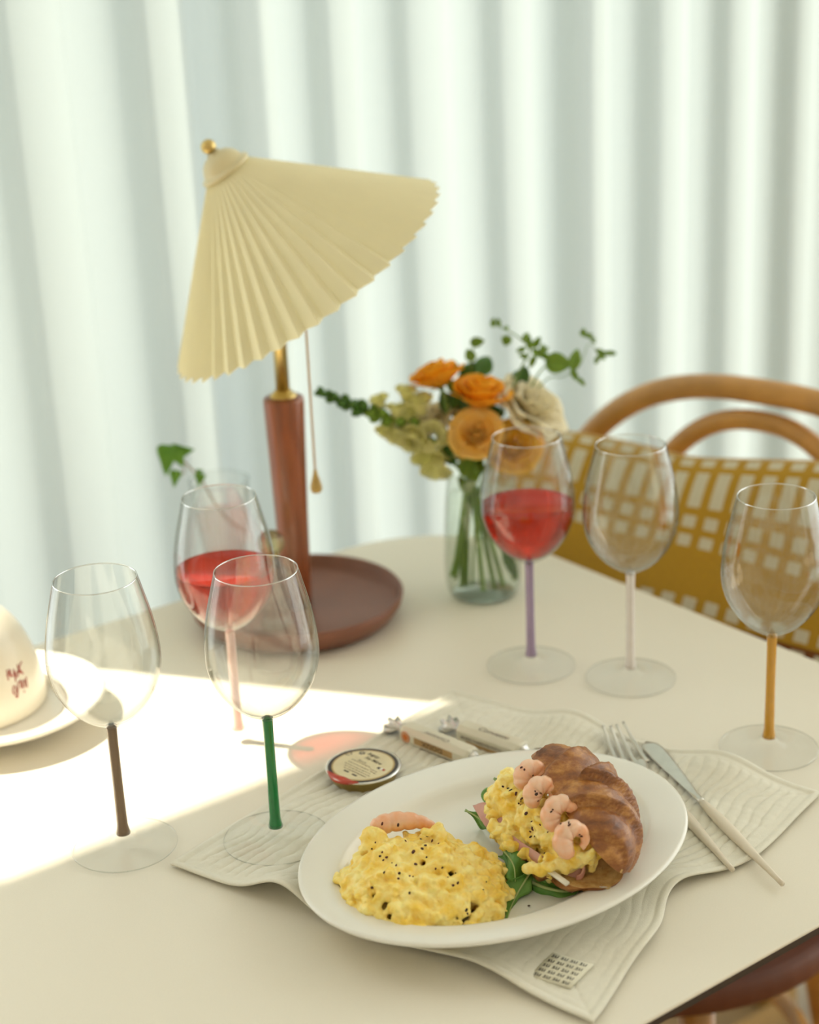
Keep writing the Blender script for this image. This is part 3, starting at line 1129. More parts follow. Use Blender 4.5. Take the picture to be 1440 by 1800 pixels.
k0 = at(1137, 1303, 0.0085)
k1 = at(1236, 1411, 0.0080)
k2_ = at(1376, 1554, 0.0048)
kn = thing('table_knife', k1, 'table knife with a cream handle laid across the napkin corner', 'knife')
nb_ = 18
pts = [k0.lerp(k1, q / nb_) for q in range(nb_ + 1)]
wd = []
for q in range(nb_ + 1):
    t = q / nb_
    w_ = 0.0150 * min(1.0, math.sqrt(max(0, 1 - (1 - min(t / 0.13, 1)) ** 2)) * 0.98 + 0.02)
    w_ *= 1 - 0.64 * sm(t, 0.16, 1.0)
    wd.append(max(w_, 0.001))
vs, fs = strip(pts, wd, [0.0006 + 0.0026 * sm(t / nb_, 0.75, 1.0) for t in range(nb_ + 1)], prof='ellipse')
obj('blade', vs, fs, M_steel, kn, True, True)
hl = 14
pts = [k1.lerp(k2_, q / hl) for q in range(hl + 1)]
wd = [0.0062 + 0.0032 * sm(q / hl, 0.0, 0.25) - 0.0058 * sm(q / hl, 0.30, 1.0) for q in range(hl + 1)]
vs, fs = strip(pts, wd, [0.0052 + 0.0014 * sm(q / hl, 0, 0.25) - 0.0030 * sm(q / hl, 0.3, 1.0) for q in range(hl + 1)])
o = obj('handle', vs, fs, M_hand, kn, True, True)
tag(o, 'cream tapering handle')

fk = thing('table_fork', at(1180, 1400, 0.004), 'table fork with steel tines and a cream handle partly under the plate rim', 'fork')
fk.location.z = TZ + 0.004
tips = [(1060, 1276), (1073, 1277), (1084, 1274), (1096, 1269)]
rts = [(1084, 1340), (1101, 1344), (1118, 1343), (1138, 1339)]
for (tx, ty), (rx, ry) in zip(tips, rts):
    a, c = at(rx, ry, 0.0062), at(tx, ty, 0.0155)
    m_ = a.lerp(c, 0.5)
    m_.z = a.z + (c.z - a.z) * 0.32
    pts = spline([a, m_, c], 6)
    vs, fs = strip(pts, [0.0040 - 0.0020 * (q / (len(pts) - 1)) for q in range(len(pts))], 0.0017, prof='flat', seg=10)
    obj('tine', vs, fs, M_steel, fk, True, True)
hm = [at(1101, 1341, 0.0062).lerp(at(1118, 1341, 0.0062), 0.5), at(1119, 1347, 0.0064), at(1129, 1353, 0.0072), at(1140, 1362, 0.0080), at(1158, 1380, 0.0075), at(1176, 1400, 0.0066)]
pts = spline(hm, 5)
wl_ = smooth_prof([(0.0242, 0), (0.0205, 0), (0.0105, 0), (0.0056, 0), (0.0048, 0), (0.0055, 0)], 5)
vs, fs = strip(pts, [w_[0] for w_ in wl_], 0.0022, prof='flat')
obj('head', vs, fs, M_steel, fk, True, True)
h0, h1 = at(1176, 1400, 0.0066), at(1288, 1529, 0.0060)
pts = [h0.lerp(h1, q / hl) for q in range(hl + 1)]
vs, fs = strip(pts, [0.0058 + 0.0034 * sm(q / hl, 0.0, 0.25) - 0.0054 * sm(q / hl, 0.30, 1.0) for q in range(hl + 1)],
               [0.0046 + 0.0014 * sm(q / hl, 0, 0.25) - 0.0026 * sm(q / hl, 0.3, 1.0) for q in range(hl + 1)])
o = obj('handle', vs, fs, M_hand, fk, True, True)
tag(o, 'cream tapering handle')

# ================================================================== butter tub
M_gold = mat('gold_foil', (0.62, 0.46, 0.14), 0.35, var=0.08, scale=200, metal=0.85, bump=0.2, bscale=300)
M_silv = mat('silver_foil', (0.80, 0.79, 0.76), 0.25, var=0.05, scale=200, metal=0.9)
M_lid = mat('lid_cream_print', (0.72, 0.63, 0.40), 0.42, var=0.03, scale=90)
M_lid2 = mat('lid_gold_print', (0.52, 0.38, 0.16), 0.45, var=0.04, scale=90)
M_dkb = mat('print_dark_brown', (0.045, 0.034, 0.034), 0.45, var=0.05)
M_red = mat('red_foil_tab', (0.48, 0.055, 0.03), 0.35, var=0.12, scale=160)
TH = 0.0105
TC = at(638.5, 1345.5, TH + 0.003)
TC.z = TZ + 0.0026
tub = thing('butter_tub', TC, 'small round foil butter tub with a cream printed lid on the napkin edge', 'butter tub')
RT = 0.0279
vs, fs = lathe([(0.0, 0.0), (0.0225, 0.0), (0.0238, 0.001), (0.0262, TH - 0.0012), (RT, TH - 0.0010), (RT + 0.0002, TH - 0.0002), (RT - 0.0006, TH + 0.0002), (0.0255, TH)], 72, False, True)
o = obj('cup', vs, fs, M_gold, tub)
vs, fs = lathe([(RT - 0.0012, TH + 0.0001), (RT + 0.0004, TH - 0.0003), (RT + 0.0005, TH + 0.0004), (RT - 0.0008, TH + 0.0009), (RT - 0.0014, TH + 0.0006)], 72, False, False)
obj('rim', vs, fs, M_silv, tub)
def ringdisc(r0_, r1_, z):
    if r0_ <= 0:
        return lathe([(r1_, z - 0.0003), (r1_, z)], 72, True, True)
    return lathe([(r0_, z - 0.0003), (r1_, z - 0.0003), (r1_, z), (r0_, z), (r0_, z - 0.0003)], 72, False, False)
lidz = TH + 0.0005
lid = obj('lid', *ringdisc(0, RT - 0.0010, lidz), M_dkb, tub, False)
obj('print_ring', *ringdisc(0, 0.0237, lidz + 0.00015), M_lid2, lid, False)
obj('print_field', *ringdisc(0, 0.0225, lidz + 0.0003), M_lid, lid, False)
ez = V3((0, 0, TC.z - TZ + lidz + 0.0005))
e_x = at(669.4, 1335, 0.016) - at(645.8, 1324.4, 0.016)
e_x.z = 0
e_x.normalize()
e_y = V3((-e_x.y, e_x.x, 0))
if e_y.dot(V3((0, 1, 0))) < 0:
    e_y = -e_y
lh = TC.z - TZ + lidz + 0.00045
def lp(px, py):
    return at(px, py, lh)
lettering('Isigny', lp(645.3, 1325.2), e_x, e_y, M_dkb, lid, 0.0052, bold=0.01, shear=0.2)
lettering('Ste Mère', lp(640.5, 1332.0), e_x, e_y, M_dkb, lid, 0.0046, bold=0.01, shear=0.2)
lettering('Beurre', lp(629, 1336.5), e_x, e_y, M_dkb, lid, 0.0030)
mb = MB()
for i, (px, py, ln) in enumerate([(618, 1334.5, 0.019), (612, 1338.0, 0.022), (606, 1340.5, 0.026), (605, 1344.5, 0.027), (604, 1348.5, 0.022), (612, 1352.5, 0.016), (650, 1352.0, 0.007), (650, 1356.0, 0.006)]):
    s0 = 0.0
    kq = 0
    while s0 < ln:
        w_ = 0.0008 + 0.0022 * hash01(i * 13 + kq, 7)
        p = lp(px, py) + e_x * s0
        mb.add([p, p + e_x * w_, p + e_x * w_ + e_y * 0.0007, p + e_y * 0.0007], [(0, 1, 2, 3)])
        s0 += w_ + 0.0007
        kq += 1
o = mb.build('fine_print', mat('print_grey_brown', (0.24, 0.18, 0.12), 0.5, var=0.05), lid, False, True)
tag(o, kind='stuff')
def patch(name, px, py, w_, h_, m, parent, lift=0.0):
    p = lp(px, py) + V3((0, 0, lift))
    return obj(name, [p, p + e_x * w_, p + e_x * w_ + e_y * h_, p + e_y * h_], [(0, 1, 2, 3)], m, parent, False, True)
patch('print_block', 603.5, 1354.2, 0.0050, 0.0016, M_dkb, lid)
patch('print_block', 617.5, 1361.0, 0.0050, 0.0016, M_dkb, lid)
patch('flag_blue', 662.0, 1350.0, 0.0024, 0.0022, mat('print_navy', (0.015, 0.018, 0.05), 0.5, var=0.05), lid)
patch('flag_white', 667.0, 1352.0, 0.0022, 0.0022, mat('print_white', (0.8, 0.78, 0.72), 0.5, var=0.02), lid)
patch('flag_red', 670.6, 1353.5, 0.0024, 0.0022, mat('print_red', (0.45, 0.05, 0.03), 0.5, var=0.05), lid)
mb = MB()
fc = lp(636.8, 1323.5)
for k in range(6):
    a = 2 * PI * k / 6
    dd = e_x * math.cos(a) + e_y * math.sin(a)
    qq = e_x * -math.sin(a) + e_y * math.cos(a)
    mb.add([fc + dd * 0.0006, fc + dd * 0.0018 + qq * 0.0008, fc + dd * 0.0030, fc + dd * 0.0018 - qq * 0.0008], [(0, 1, 2, 3)])
mb.build('flower_emblem', mat('print_blue', (0.03, 0.04, 0.10), 0.5, var=0.05), lid, False, True)
fc = lp(613.0, 1324.5)
mb = MB()
for k in range(3):
    for q in range(4):
        a0 = 2 * PI * (k + q / 5) / 3
        a1 = 2 * PI * (k + (q + 1) / 5) / 3
        pp = []
        for a, r_ in ((a0, 0.0020), (a1, 0.0020), (a1, 0.0027), (a0, 0.0027)):
            pp.append(fc + e_x * (r_ * math.cos(a)) + e_y * (r_ * math.sin(a)))
        mb.add(pp, [(0, 1, 2, 3)])
mb.build('recycling_mark', M_dkb, lid, False, True)
# red pull tab: a curved flap over the rim at the camera's left
pa, pb = lp(588.5, 1353.5) - V3((TC.x, TC.y, 0)), lp(631.5, 1373.0) - V3((TC.x, TC.y, 0))
aa, ab = math.atan2(pa.y, pa.x), math.atan2(pb.y, pb.x)
if ab < aa:
    ab += 2 * PI
def tabpt(u, v):
    a = aa + (ab - aa) * u
    bul = math.sin(PI * u)
    ch_ = V3((math.cos(aa), math.sin(aa), 0)).lerp(V3((math.cos(ab), math.sin(ab), 0)), u) * (RT * 1.0)
    arcp = V3((math.cos(a), math.sin(a), 0)) * (RT + 0.0012 * bul)
    p = ch_.lerp(arcp, v)
    z = lidz + 0.0009 - 0.0028 * max(0, v - 0.75) / 0.25 * bul + 0.0003 * math.sin(14 * u + 6 * v)
    return V3((p.x, p.y, z))
vs, fs = grid(tabpt, 20, 6)
o = obj('pull_tab', vs, fs, M_red, tub)
mod_solid(o, 0.0003)
tag(o, 'red pull tab')

# ================================================================== wrapped butter sticks
M_wrap = mat('butter_wrap_cream', (0.70, 0.66, 0.53), 0.38, var=0.025, scale=70, coat=0.2)
M_foil = mat('crumpled_foil', (0.72, 0.70, 0.66), 0.22, var=0.15, scale=300, metal=0.9, bump=0.6, bscale=400)
M_tan = mat('print_tan_panel', (0.43, 0.27, 0.11), 0.5, var=0.12, scale=90)
M_org = mat('print_orange_seal', (0.62, 0.15, 0.02), 0.45, var=0.15, scale=200)
M_brn = mat('print_brown', (0.10, 0.055, 0.025), 0.5, var=0.05)

def twist(c, ax, ln, r0_, r1_, seed):
    """crumpled foil end: pinched neck that fans out"""
    y_ = V3((0, 0, 1)).cross(ax).normalized()
    z_ = ax.cross(y_).normalized()
    vs, fs = [], []
    seg_ = 26
    st = [(0.0, r0_), (0.18, r0_ * 0.72), (0.36, 0.0024), (0.46, 0.0024), (0.65, r1_ * 0.7), (1.0, r1_), (0.96, r1_ * 0.55), (0.7, 0.0008)]
    for i, (t, r) in enumerate(st):
        for k in range(seg_):
            a = 2 * PI * k / seg_
            pl = 1 + (0.34 if i > 1 else 0.08) * math.cos(7 * a + seed + i * 0.35) + 0.12 * math.sin(11 * a + seed * 2)
            rr = r * pl
            flat = 1.0 if i < 2 else 0.62
            vs.append(c + ax * (ln * t + (0.0016 * math.sin(5 * a + seed) if i > 3 else 0)) + y_ * (rr * math.cos(a)) + z_ * (rr * math.sin(a) * flat))
    for i in range(len(st) - 1):
        for k in range(seg_):
            k2 = (k + 1) % seg_
            fs.append((i * seg_ + k, i * seg_ + k2, (i + 1) * seg_ + k2, (i + 1) * seg_ + k))
    return vs, fs

def stick(p0, p1, wy, hz, label, seeds):
    ax = (p1 - p0)
    ln = ax.length
    ax.normalize()
    y_ = V3((0, 0, 1)).cross(ax).normalized()       # away from the camera
    if y_.y < 0:
        y_ = -y_
    z_ = V3((0, 0, 1))
    base = (p0 + p1) / 2
    base.z = min(p0.z, p1.z)
    st = thing('butter_stick', base, label, 'butter stick', 'wrapped butter sticks on the napkin')
    c = 0.0032
    sec = [(-wy / 2, c), (-wy / 2 + c * 0.5, 0.0), (wy / 2 - c * 0.5, 0.0), (wy / 2, c), (wy / 2, hz - c), (wy / 2 - c, hz), (-wy / 2 + c * 1.2, hz), (-wy / 2, hz - c * 1.2)]
    vs, fs = [], []
    for t, s_ in ((0.0, 0.80), (0.03, 0.98), (0.06, 1.0), (0.94, 1.0), (0.97, 0.98), (1.0, 0.80)):
        for (a, b_) in sec:
            vs.append(p0 + ax * (ln * t) + y_ * (a * s_) + z_ * (hz / 2 + (b_ - hz / 2) * s_))
    m_ = len(sec)
    for i in range(5):
        for k in range(m_):
            k2 = (k + 1) % m_
            fs.append((i * m_ + k, i * m_ + k2, (i + 1) * m_ + k2, (i + 1) * m_ + k))
    fs.append(tuple(reversed(range(m_))))
    fs.append(tuple(range(5 * m_, 6 * m_)))
    w_ = obj('wrapper', vs, fs, M_wrap, st, False, True)
    mod_bevel(w_, 0.0006, 2, 20)
    mid = V3((0, 0, hz / 2))
    vs, fs = twist(p0 + mid + ax * 0.001, -ax, 0.0165, hz * 0.40, 0.0085, seeds[0])
    obj('foil_twist', vs, fs, M_foil, st, True, True)
    vs, fs = twist(p1 + mid - ax * 0.001, ax, 0.0150, hz * 0.40, 0.0075, seeds[1])
    obj('foil_twist', vs, fs, M_foil, st, True, True)
    return st, w_, ax, y_, ln

wy, hz = 0.0160, 0.0140
p0, p1 = at(712, 1284, 0.0100), at(832, 1332, 0.0100)
p0.z = p1.z = TZ + 0.0032
s1, w1, ax, y_, ln = stick(p0, p1, wy, hz, 'cream wrapped butter stick with an orange seal and a tan panel', (0.6, 2.2))
fn = -y_
def fp_(t, hgt, lift=0.00015):
    return p0 + ax * (ln * t) + fn * (wy / 2 + lift) + V3((0, 0, hgt))
# tan panel on the side face
obj('print_panel', [fp_(0.24, 0.0040), fp_(0.80, 0.0040), fp_(0.80, 0.0096), fp_(0.24, 0.0096)], [(0, 1, 2, 3)], M_tan, w1, False, True)
lettering('DOUX', fp_(0.66, 0.0088, 0.0003), -ax * 0.0068, V3((0, 0, -0.0058)), M_brn, w1, bold=0.02, spacing=1.1)
lettering('BEURRE CHARENTES-POITOU A.O.P.', fp_(0.93, 0.0032, 0.0003), -ax * 0.00265, V3((0, 0, -0.0026)), M_brn, w1, bold=0.01)
mb = MB()
for k in range(24):
    a0, a1 = 2 * PI * k / 24, 2 * PI * (k + 1) / 24
    cc = fp_(0.115, 0.0070, 0.0003)
    mb.add([cc, cc + ax * (0.0046 * math.cos(a0)) + V3((0, 0, 0.0046 * math.sin(a0))), cc + ax * (0.0046 * math.cos(a1)) + V3((0, 0, 0.0046 * math.sin(a1)))], [(0, 1, 2)])
mb.build('round_seal', M_org, w1, False, True)
cc = fp_(0.115, 0.0070, 0.0005)
mb = MB()
for k in range(24):
    a0, a1 = 2 * PI * k / 24, 2 * PI * (k + 1) / 24
    mb.add([cc + ax * (r_ * math.cos(a)) + V3((0, 0, r_ * math.sin(a))) for r_, a in ((0.0030, a0), (0.0036, a0), (0.0036, a1), (0.0030, a1))], [(0, 1, 2, 3)])
mb.build('seal_ring', M_lid, w1, False, True)
tp0 = p0 + V3((0, 0, hz + 0.0003))
lettering('Conviette', tp0 + ax * (ln * 0.70) - y_ * 0.0010, -ax * 0.0062, -y_ * 0.0058, M_brn, w1, bold=-0.004, shear=0.35)

p0b, p1b = at(811, 1283, 0.0100), at(921, 1322, 0.0100)
p0b.z = p1b.z = TZ + 0.0034
s2, w2, axb, yb, lnb = stick(p0b, p1b, wy, hz, 'cream wrapped butter stick with script lettering lying against the plate rim', (3.1, 5.0))
def fq_(t, hgt, lift=0.0003):
    return p0b + axb * (lnb * t) - yb * (wy / 2 + lift) + V3((0, 0, hgt))
lettering('BEURRE CHARENTES-POITOU A.O.P.', fq_(0.10, 0.0048), axb * 0.0031, V3((0, 0, 0.0034)), M_brn, w2, bold=0.01)
lettering('Conviette', p0b + V3((0, 0, hz + 0.0003)) + axb * (lnb * 0.30) - yb * 0.0032, axb * 0.0072, yb * 0.0072, M_brn, w2, bold=-0.002, shear=0.35)
obj('print_panel', [fq_(0.18, 0.0008, 0.00015), fq_(0.85, 0.0008, 0.00015), fq_(0.85, 0.0038, 0.00015), fq_(0.18, 0.0038, 0.00015)], [(0, 1, 2, 3)], M_tan, w2, False, True)

# ================================================================== food
random.seed(11)
M_egg = mat('scrambled_egg', (0.93, 0.63, 0.09), 0.36, col2=(0.98, 0.82, 0.32), scale=110, detail=6, sss=0.25, sss_r=(0.006, 0.004, 0.001), bump=0.35, bscale=420, spec=0.4)
M_egg2 = mat('scrambled_egg_pale', (0.94, 0.66, 0.10), 0.36, col2=(0.98, 0.84, 0.36), scale=120, detail=6, sss=0.25, sss_r=(0.006, 0.004, 0.001), bump=0.35, bscale=420, spec=0.4)
M_pepper = mat('pepper_flake', (0.10, 0.018, 0.010), 0.6, col2=(0.02, 0.010, 0.006), scale=300)
M_shrimp = mat('cooked_shrimp', (0.86, 0.60, 0.44), 0.28, col2=(0.84, 0.36, 0.15), scale=70, detail=5, sss=0.3, sss_r=(0.006, 0.003, 0.002), bump=0.15, bscale=300, coat=0.25)
M_ham = mat('cooked_ham', (0.56, 0.27, 0.215), 0.42, col2=(0.63, 0.34, 0.27), scale=60, sss=0.2, sss_r=(0.004, 0.002, 0.001))
M_fat = mat('ham_rind', (0.72, 0.62, 0.50), 0.5, var=0.05)
M_rocket = mat('rocket_leaf', (0.11, 0.30, 0.045), 0.42, col2=(0.26, 0.50, 0.11), scale=60, trans=0.3, bump=0.3, bscale=160)
M_rib = mat('rocket_rib', (0.42, 0.52, 0.20), 0.45, var=0.08, trans=0.1)

def curds(name, spots, material, seed, voxel=0.00095, rough=0.0012):
    """union of many small irregular lumps, fused into one crumbly surface"""
    rnd = random.Random(seed)
    mb = MB()
    for (c, r) in spots:
        ax = V3((rnd.uniform(-1, 1), rnd.uniform(-1, 1), rnd.uniform(-0.6, 0.9)))
        M = frame_from(ax if ax.length > 0.1 else V3((1, 0, 0)), V3((rnd.uniform(-.4, .4), rnd.uniform(-.4, .4), 1)))
        sc = (rnd.uniform(0.95, 1.6), rnd.uniform(0.65, 1.0), rnd.uniform(0.45, 0.75))
        vs, fs = ball(c, r, 10, 7, sc, M)
        off = V3((rnd.random() * 50, rnd.random() * 50, 0))
        vs = [v + (v - V3(c)) * (0.55 * noise.noise((v - V3(c)) * (0.9 / r) + off)) for v in vs]
        mb.add(vs, fs)
    o = mb.build(name, material, None, True, True)
    md = o.modifiers.new('fuse', 'REMESH')
    md.mode = 'VOXEL'
    md.voxel_size = voxel
    md.use_smooth_shade = True
    ms = o.modifiers.new('relax', 'SMOOTH')
    ms.factor = 0.5
    ms.iterations = 1
    bake(o)
    me = o.data
    nrm_l = [V3(x.vector) for x in me.vertex_normals]
    new = []
    for v, vn in zip(me.vertices, nrm_l):
        p = v.co.copy()
        d_ = noise.noise(p * 190 + V3((seed, 0, 0))) * rough + noise.noise(p * 430) * rough * 0.45
        new += list(p + vn * d_)
    me.vertices.foreach_set('co', new)
    me.update()
    if not me.materials:
        me.materials.append(material)
    me.polygons.foreach_set('use_smooth', [True] * len(me.polygons))
    return o

def bvh_world(o):
    vs = [o.location + v.co for v in o.data.vertices]
    return BVHTree.FromPolygons([tuple(v) for v in vs], [tuple(p.vertices) for p in o.data.polygons])

def flakes(name, bvh, pix, label, sizes=(0.0006, 0.0013)):
    rnd = random.Random(len(pix) + 5)
    mb = MB()
    for (px, py) in pix:
        hit, nr, _, _ = bvh.ray_cast(tuple(CAM), tuple(ray(px, py).normalized()))
        if hit is None:
            continue
        hit, nr = V3(hit), V3(nr)
        s_ = rnd.uniform(*sizes)
        M = frame_from(nr.orthogonal().lerp(V3((rnd.uniform(-1, 1), rnd.uniform(-1, 1), rnd.uniform(-1, 1))), 0.4), nr)
        vs, fs = ball((0, 0, 0), s_, 6, 4, (rnd.uniform(0.8, 1.5), rnd.uniform(0.6, 1.0), 0.4), M)
        mb.add([v + hit + nr * 0.0001 for v in vs], fs)
    o = mb.build(name, M_pepper, None, False, True)
    return tag(o, label, 'pepper', kind='stuff')

# ---- mound of scrambled egg
WH = WELL - TZ
EC = at(742, 1578, WH)
rnd = random.Random(4)
spots = []
ea, eb = 0.0600, 0.0520
for q in range(820):
    r = math.sqrt(rnd.random())
    a = rnd.random() * 2 * PI
    x, y = r * ea * math.cos(a), r * eb * math.sin(a)
    hgt = 0.030 * max(0.0, 1 - r ** 2.4) ** 0.75 + 0.009 * noise.noise(V3((x * 40, y * 40, 0.2))) * (1 - r * 0.6)
    hgt = max(0.003, hgt)
    rad = rnd.choice([0.0026, 0.0033, 0.0042, 0.0052, 0.0064]) * (1.0 if r < 0.85 else 0.8)
    spots.append((EC + V3((x, y, max(rad * 0.45, hgt - rad * 0.2))), rad))
for q in range(12):
    for w_ in range(5):
        r = 0.8 * q / 12
        a = 2 * PI * (w_ / 5 + q * 0.137)
        spots.append((EC + V3((r * ea * math.cos(a), r * eb * math.sin(a), 0.011 * (1 - r * r))), 0.0110 * (1 - 0.4 * r)))
# the few lumps that stand out: the crest, the strays at the right end
for px, py, h, rad in ((660, 1475, 0.030, 0.0085), (655, 1492, 0.026, 0.008), (770, 1455, 0.036, 0.0055), (752, 1462, 0.037, 0.006), (775, 1470, 0.034, 0.006), (868, 1600, 0.006, 0.006), (850, 1612, 0.005, 0.006),
                       (878, 1588, 0.005, 0.005), (860, 1580, 0.010, 0.006), (842, 1560, 0.016, 0.008), (620, 1545, 0.012, 0.008), (612, 1575, 0.008, 0.007), (645, 1600, 0.006, 0.007)):
    spots.append((at(px, py, WH + h), rad))
egg = curds('scrambled_egg', spots, M_egg, 3)
tag(egg, 'mound of yellow scrambled egg on the near end of the oval plate', 'scrambled egg')
bv_egg = bvh_world(egg)
fl_px = [(672, 1498), (668, 1505), (680, 1507), (674, 1512), (735, 1457), (740, 1475), (751, 1470), (748, 1486), (742, 1492), (713, 1478), (727, 1497), (750, 1507), (689, 1517), (696, 1522), (702, 1535), (675, 1534),
         (700, 1545), (720, 1540), (726, 1541), (731, 1519), (766, 1527), (778, 1525), (788, 1542), (792, 1532), (801, 1535), (654, 1492), (660, 1481), (797, 1556), (805, 1552), (849, 1564), (855, 1550), (760, 1478), (771, 1483), (820, 1600), (822, 1606), (745, 1643), (655, 1560), (720, 1570)]
flakes('pepper_flakes', bv_egg, fl_px, 'dark pepper flakes scattered on the scrambled egg mound')

SHR = []
# ---- shrimp: curled, ringed, tapering body with a tail fan
def shrimp(name, c, xd, yd, R, thick, a0, a1, label, group, tail=True, squash=1.0):
    """curl in the plane of xd, yd round centre c"""
    xd = V3(xd).normalized()
    nrm_ = xd.cross(V3(yd)).normalized()
    yd = nrm_.cross(xd).normalized()
    nseg = 54
    pts, rad = [], []
    for q in range(nseg + 1):
        t = q / nseg
        a = a0 + (a1 - a0) * t
        rr = R * (1.0 - 0.30 * t)
        pts.append(V3(c) + xd * (rr * math.cos(a)) + yd * (rr * math.sin(a) * squash) + nrm_ * (0.0012 * math.sin(3 * t)))
        body = (0.62 + 0.38 * sm(t, 0, 0.16)) * (1 - 0.66 * sm(t, 0.35, 1.0))
        ring = 1 - 0.13 * abs(math.cos(PI * 6.5 * t)) ** 8
        rad.append(thick * body * ring * (0.55 + 0.45 * sm(t, 0, 0.05)))
    vs, fs = tube(pts, rad, 16)
    root = thing(name, c, label, 'shrimp', group)
    obj('body', vs, fs, M_shrimp, root, True, True)
    SHR.append((vs, fs))
    if tail:
        tdir = (pts[-1] - pts[-3]).normalized()
        for sg in (-0.45, 0.45):
            sd_ = (tdir.cross(nrm_) * sg + tdir).normalized()
            pp = [pts[-1] - tdir * 0.001, pts[-1] + sd_ * 0.003, pts[-1] + sd_ * 0.0065]
            v2, f2 = strip(spline(pp, 3), [0.0016, 0.0021, 0.0028, 0.0034, 0.0036, 0.0030, 0.0012], 0.0010, up=nrm_, seg=8)
            o = obj('tail_fin', v2, f2, mat('shrimp_tail', (0.72, 0.20, 0.06), 0.35, var=0.1, scale=200), root, True, True)
    return root

ims = lambda dx, dy: (R_ * dx - U_ * dy)       # image direction (right, down) to world
cS = at(722, 1472, WH + 0.026)
shrimp('shrimp', cS + V3((0.0, 0.004, 0.002)), ims(1, 0), ims(0.0, -1) * 0.7 + V3((0, 1, 0)) * 0.5, 0.0245, 0.0068, PI * 0.98, PI * 0.08, 'pink cooked shrimp half buried in the scrambled egg mound', 'cooked shrimps', True, 0.34)

# ---- croissant sandwich, built in its own frame
SW = V3((0.088, 1.022, TZ))
LX = V3((0.39, -0.92, 0)).normalized()
OY = V3((-0.92, -0.39, 0)).normalized()
def sw(x, y, z):
    return SW + LX * x + OY * y + V3((0, 0, z))

M_crust = bpy.data.materials.new('croissant_crust')
n, l = nodes_of(M_crust)
b = n['Principled BSDF']
b.inputs['Roughness'].default_value = 0.42
b.inputs['Coat Weight'].default_value = 0.15
tc = n.new('ShaderNodeTexCoord')
mp = n.new('ShaderNodeMapping')
mp.inputs['Scale'].default_value = (60, 60, 130)
l.new(tc.outputs['Object'], mp.inputs[0])
nz = n.new('ShaderNodeTexNoise')
nz.inputs['Scale'].default_value = 1.0
nz.inputs['Detail'].default_value = 8
nz.inputs['Roughness'].default_value = 0.65
l.new(mp.outputs[0], nz.inputs['Vector'])
cr = n.new('ShaderNodeValToRGB')
cr.color_ramp.elements[0].position = 0.30
cr.color_ramp.elements[0].color = (0.125, 0.035, 0.008, 1)
cr.color_ramp.elements[1].position = 0.74
cr.color_ramp.elements[1].color = (0.68, 0.34, 0.09, 1)
e_ = cr.color_ramp.elements.new(0.5)
e_.color = (0.30, 0.105, 0.020, 1)
l.new(nz.outputs[0], cr.inputs[0])
l.new(cr.outputs[0], b.inputs['Base Color'])
bp = n.new('ShaderNodeBump')
bp.inputs['Strength'].default_value = 0.7
bp.inputs['Distance'].default_value = 0.002
l.new(nz.outputs[0], bp.inputs['Height'])
l.new(bp.outputs[0], b.inputs['Normal'])
M_crumb = mat('croissant_crumb', (0.70, 0.48, 0.20), 0.8, col2=(0.50, 0.27, 0.08), scale=150, bump=0.8, bscale=200)

def half_croissant(name, A_, B_, R, flat, cutn, seed, curve=0.0, nrib=5.0, skew=0.34):
    """half a ridged spindle from A_ to B_; the cut face looks along cutn"""
    ax = (B_ - A_)
    ln = ax.length
    ax = ax.normalized()
    cn = (V3(cutn) - ax * V3(cutn).dot(ax)).normalized()
    sd_ = ax.cross(cn).normalized()
    nx_, na_ = 90, 40
    vs, fs = [], []
    for i in range(nx_ + 1):
        t = i / nx_
        x = 2 * t - 1
        env = max(0.0, 1 - abs(x) ** 2.3) ** 0.62
        c = A_ + ax * (ln * t) - cn * (curve * (1 - x * x)) 
        for k in range(na_ + 1):
            a = PI * k / na_
            ph = nrib * (x * 0.5 + 0.5 + skew * (a / PI - 0.5) * (1 if x > 0 else -1)) 
            fr = ph - math.floor(ph)
            # each wrap rises slowly and drops at its edge
            stp = fr ** 0.7 if x > 0.0 else (1 - fr) ** 0.7
            rr = R * env * (0.80 + 0.26 * (stp if stp < 0.93 else (1 - stp) / 0.07 * 0.93))
            rr *= 1 + 0.035 * noise.noise(V3((x * 6 + seed, a * 2.2, 0.4))) + 0.018 * noise.noise(V3((x * 25 + seed, a * 6, 0.9)))
            rr += 0.0007 * noise.noise(V3((x * 60, a * 14, seed)))
            vs.append(c + sd_ * (rr * math.cos(a)) - cn * (rr * flat * math.sin(a)))
    w = na_ + 1
    for i in range(nx_):
        for k in range(na_):
            fs.append((i * w + k, (i + 1) * w + k, (i + 1) * w + k + 1, i * w + k + 1))
    nf = len(fs)
    # rough torn cut face
    nm_ = 12
    base = len(vs)
    for i in range(nx_ + 1):
        p, q_ = vs[i * w], vs[i * w + na_]
        for k in range(nm_ + 1):
            t = k / nm_
            e = math.sin(PI * t)
            vs.append(p.lerp(q_, t) - cn * (0.0022 * e) + cn * (0.0016 * e * noise.noise(V3((i * 0.21, t * 6, seed)))))
    w2 = nm_ + 1
    for i in range(nx_):
        for k in range(nm_):
            fs.append((base + i * w2 + k, base + i * w2 + k + 1, base + (i + 1) * w2 + k + 1, base + (i + 1) * w2 + k))
    o = obj(name, vs, fs, [M_crust, M_crumb], cro, True, True)
    o.data.polygons.foreach_set('material_index', [0] * nf + [1] * (len(fs) - nf))
    return o

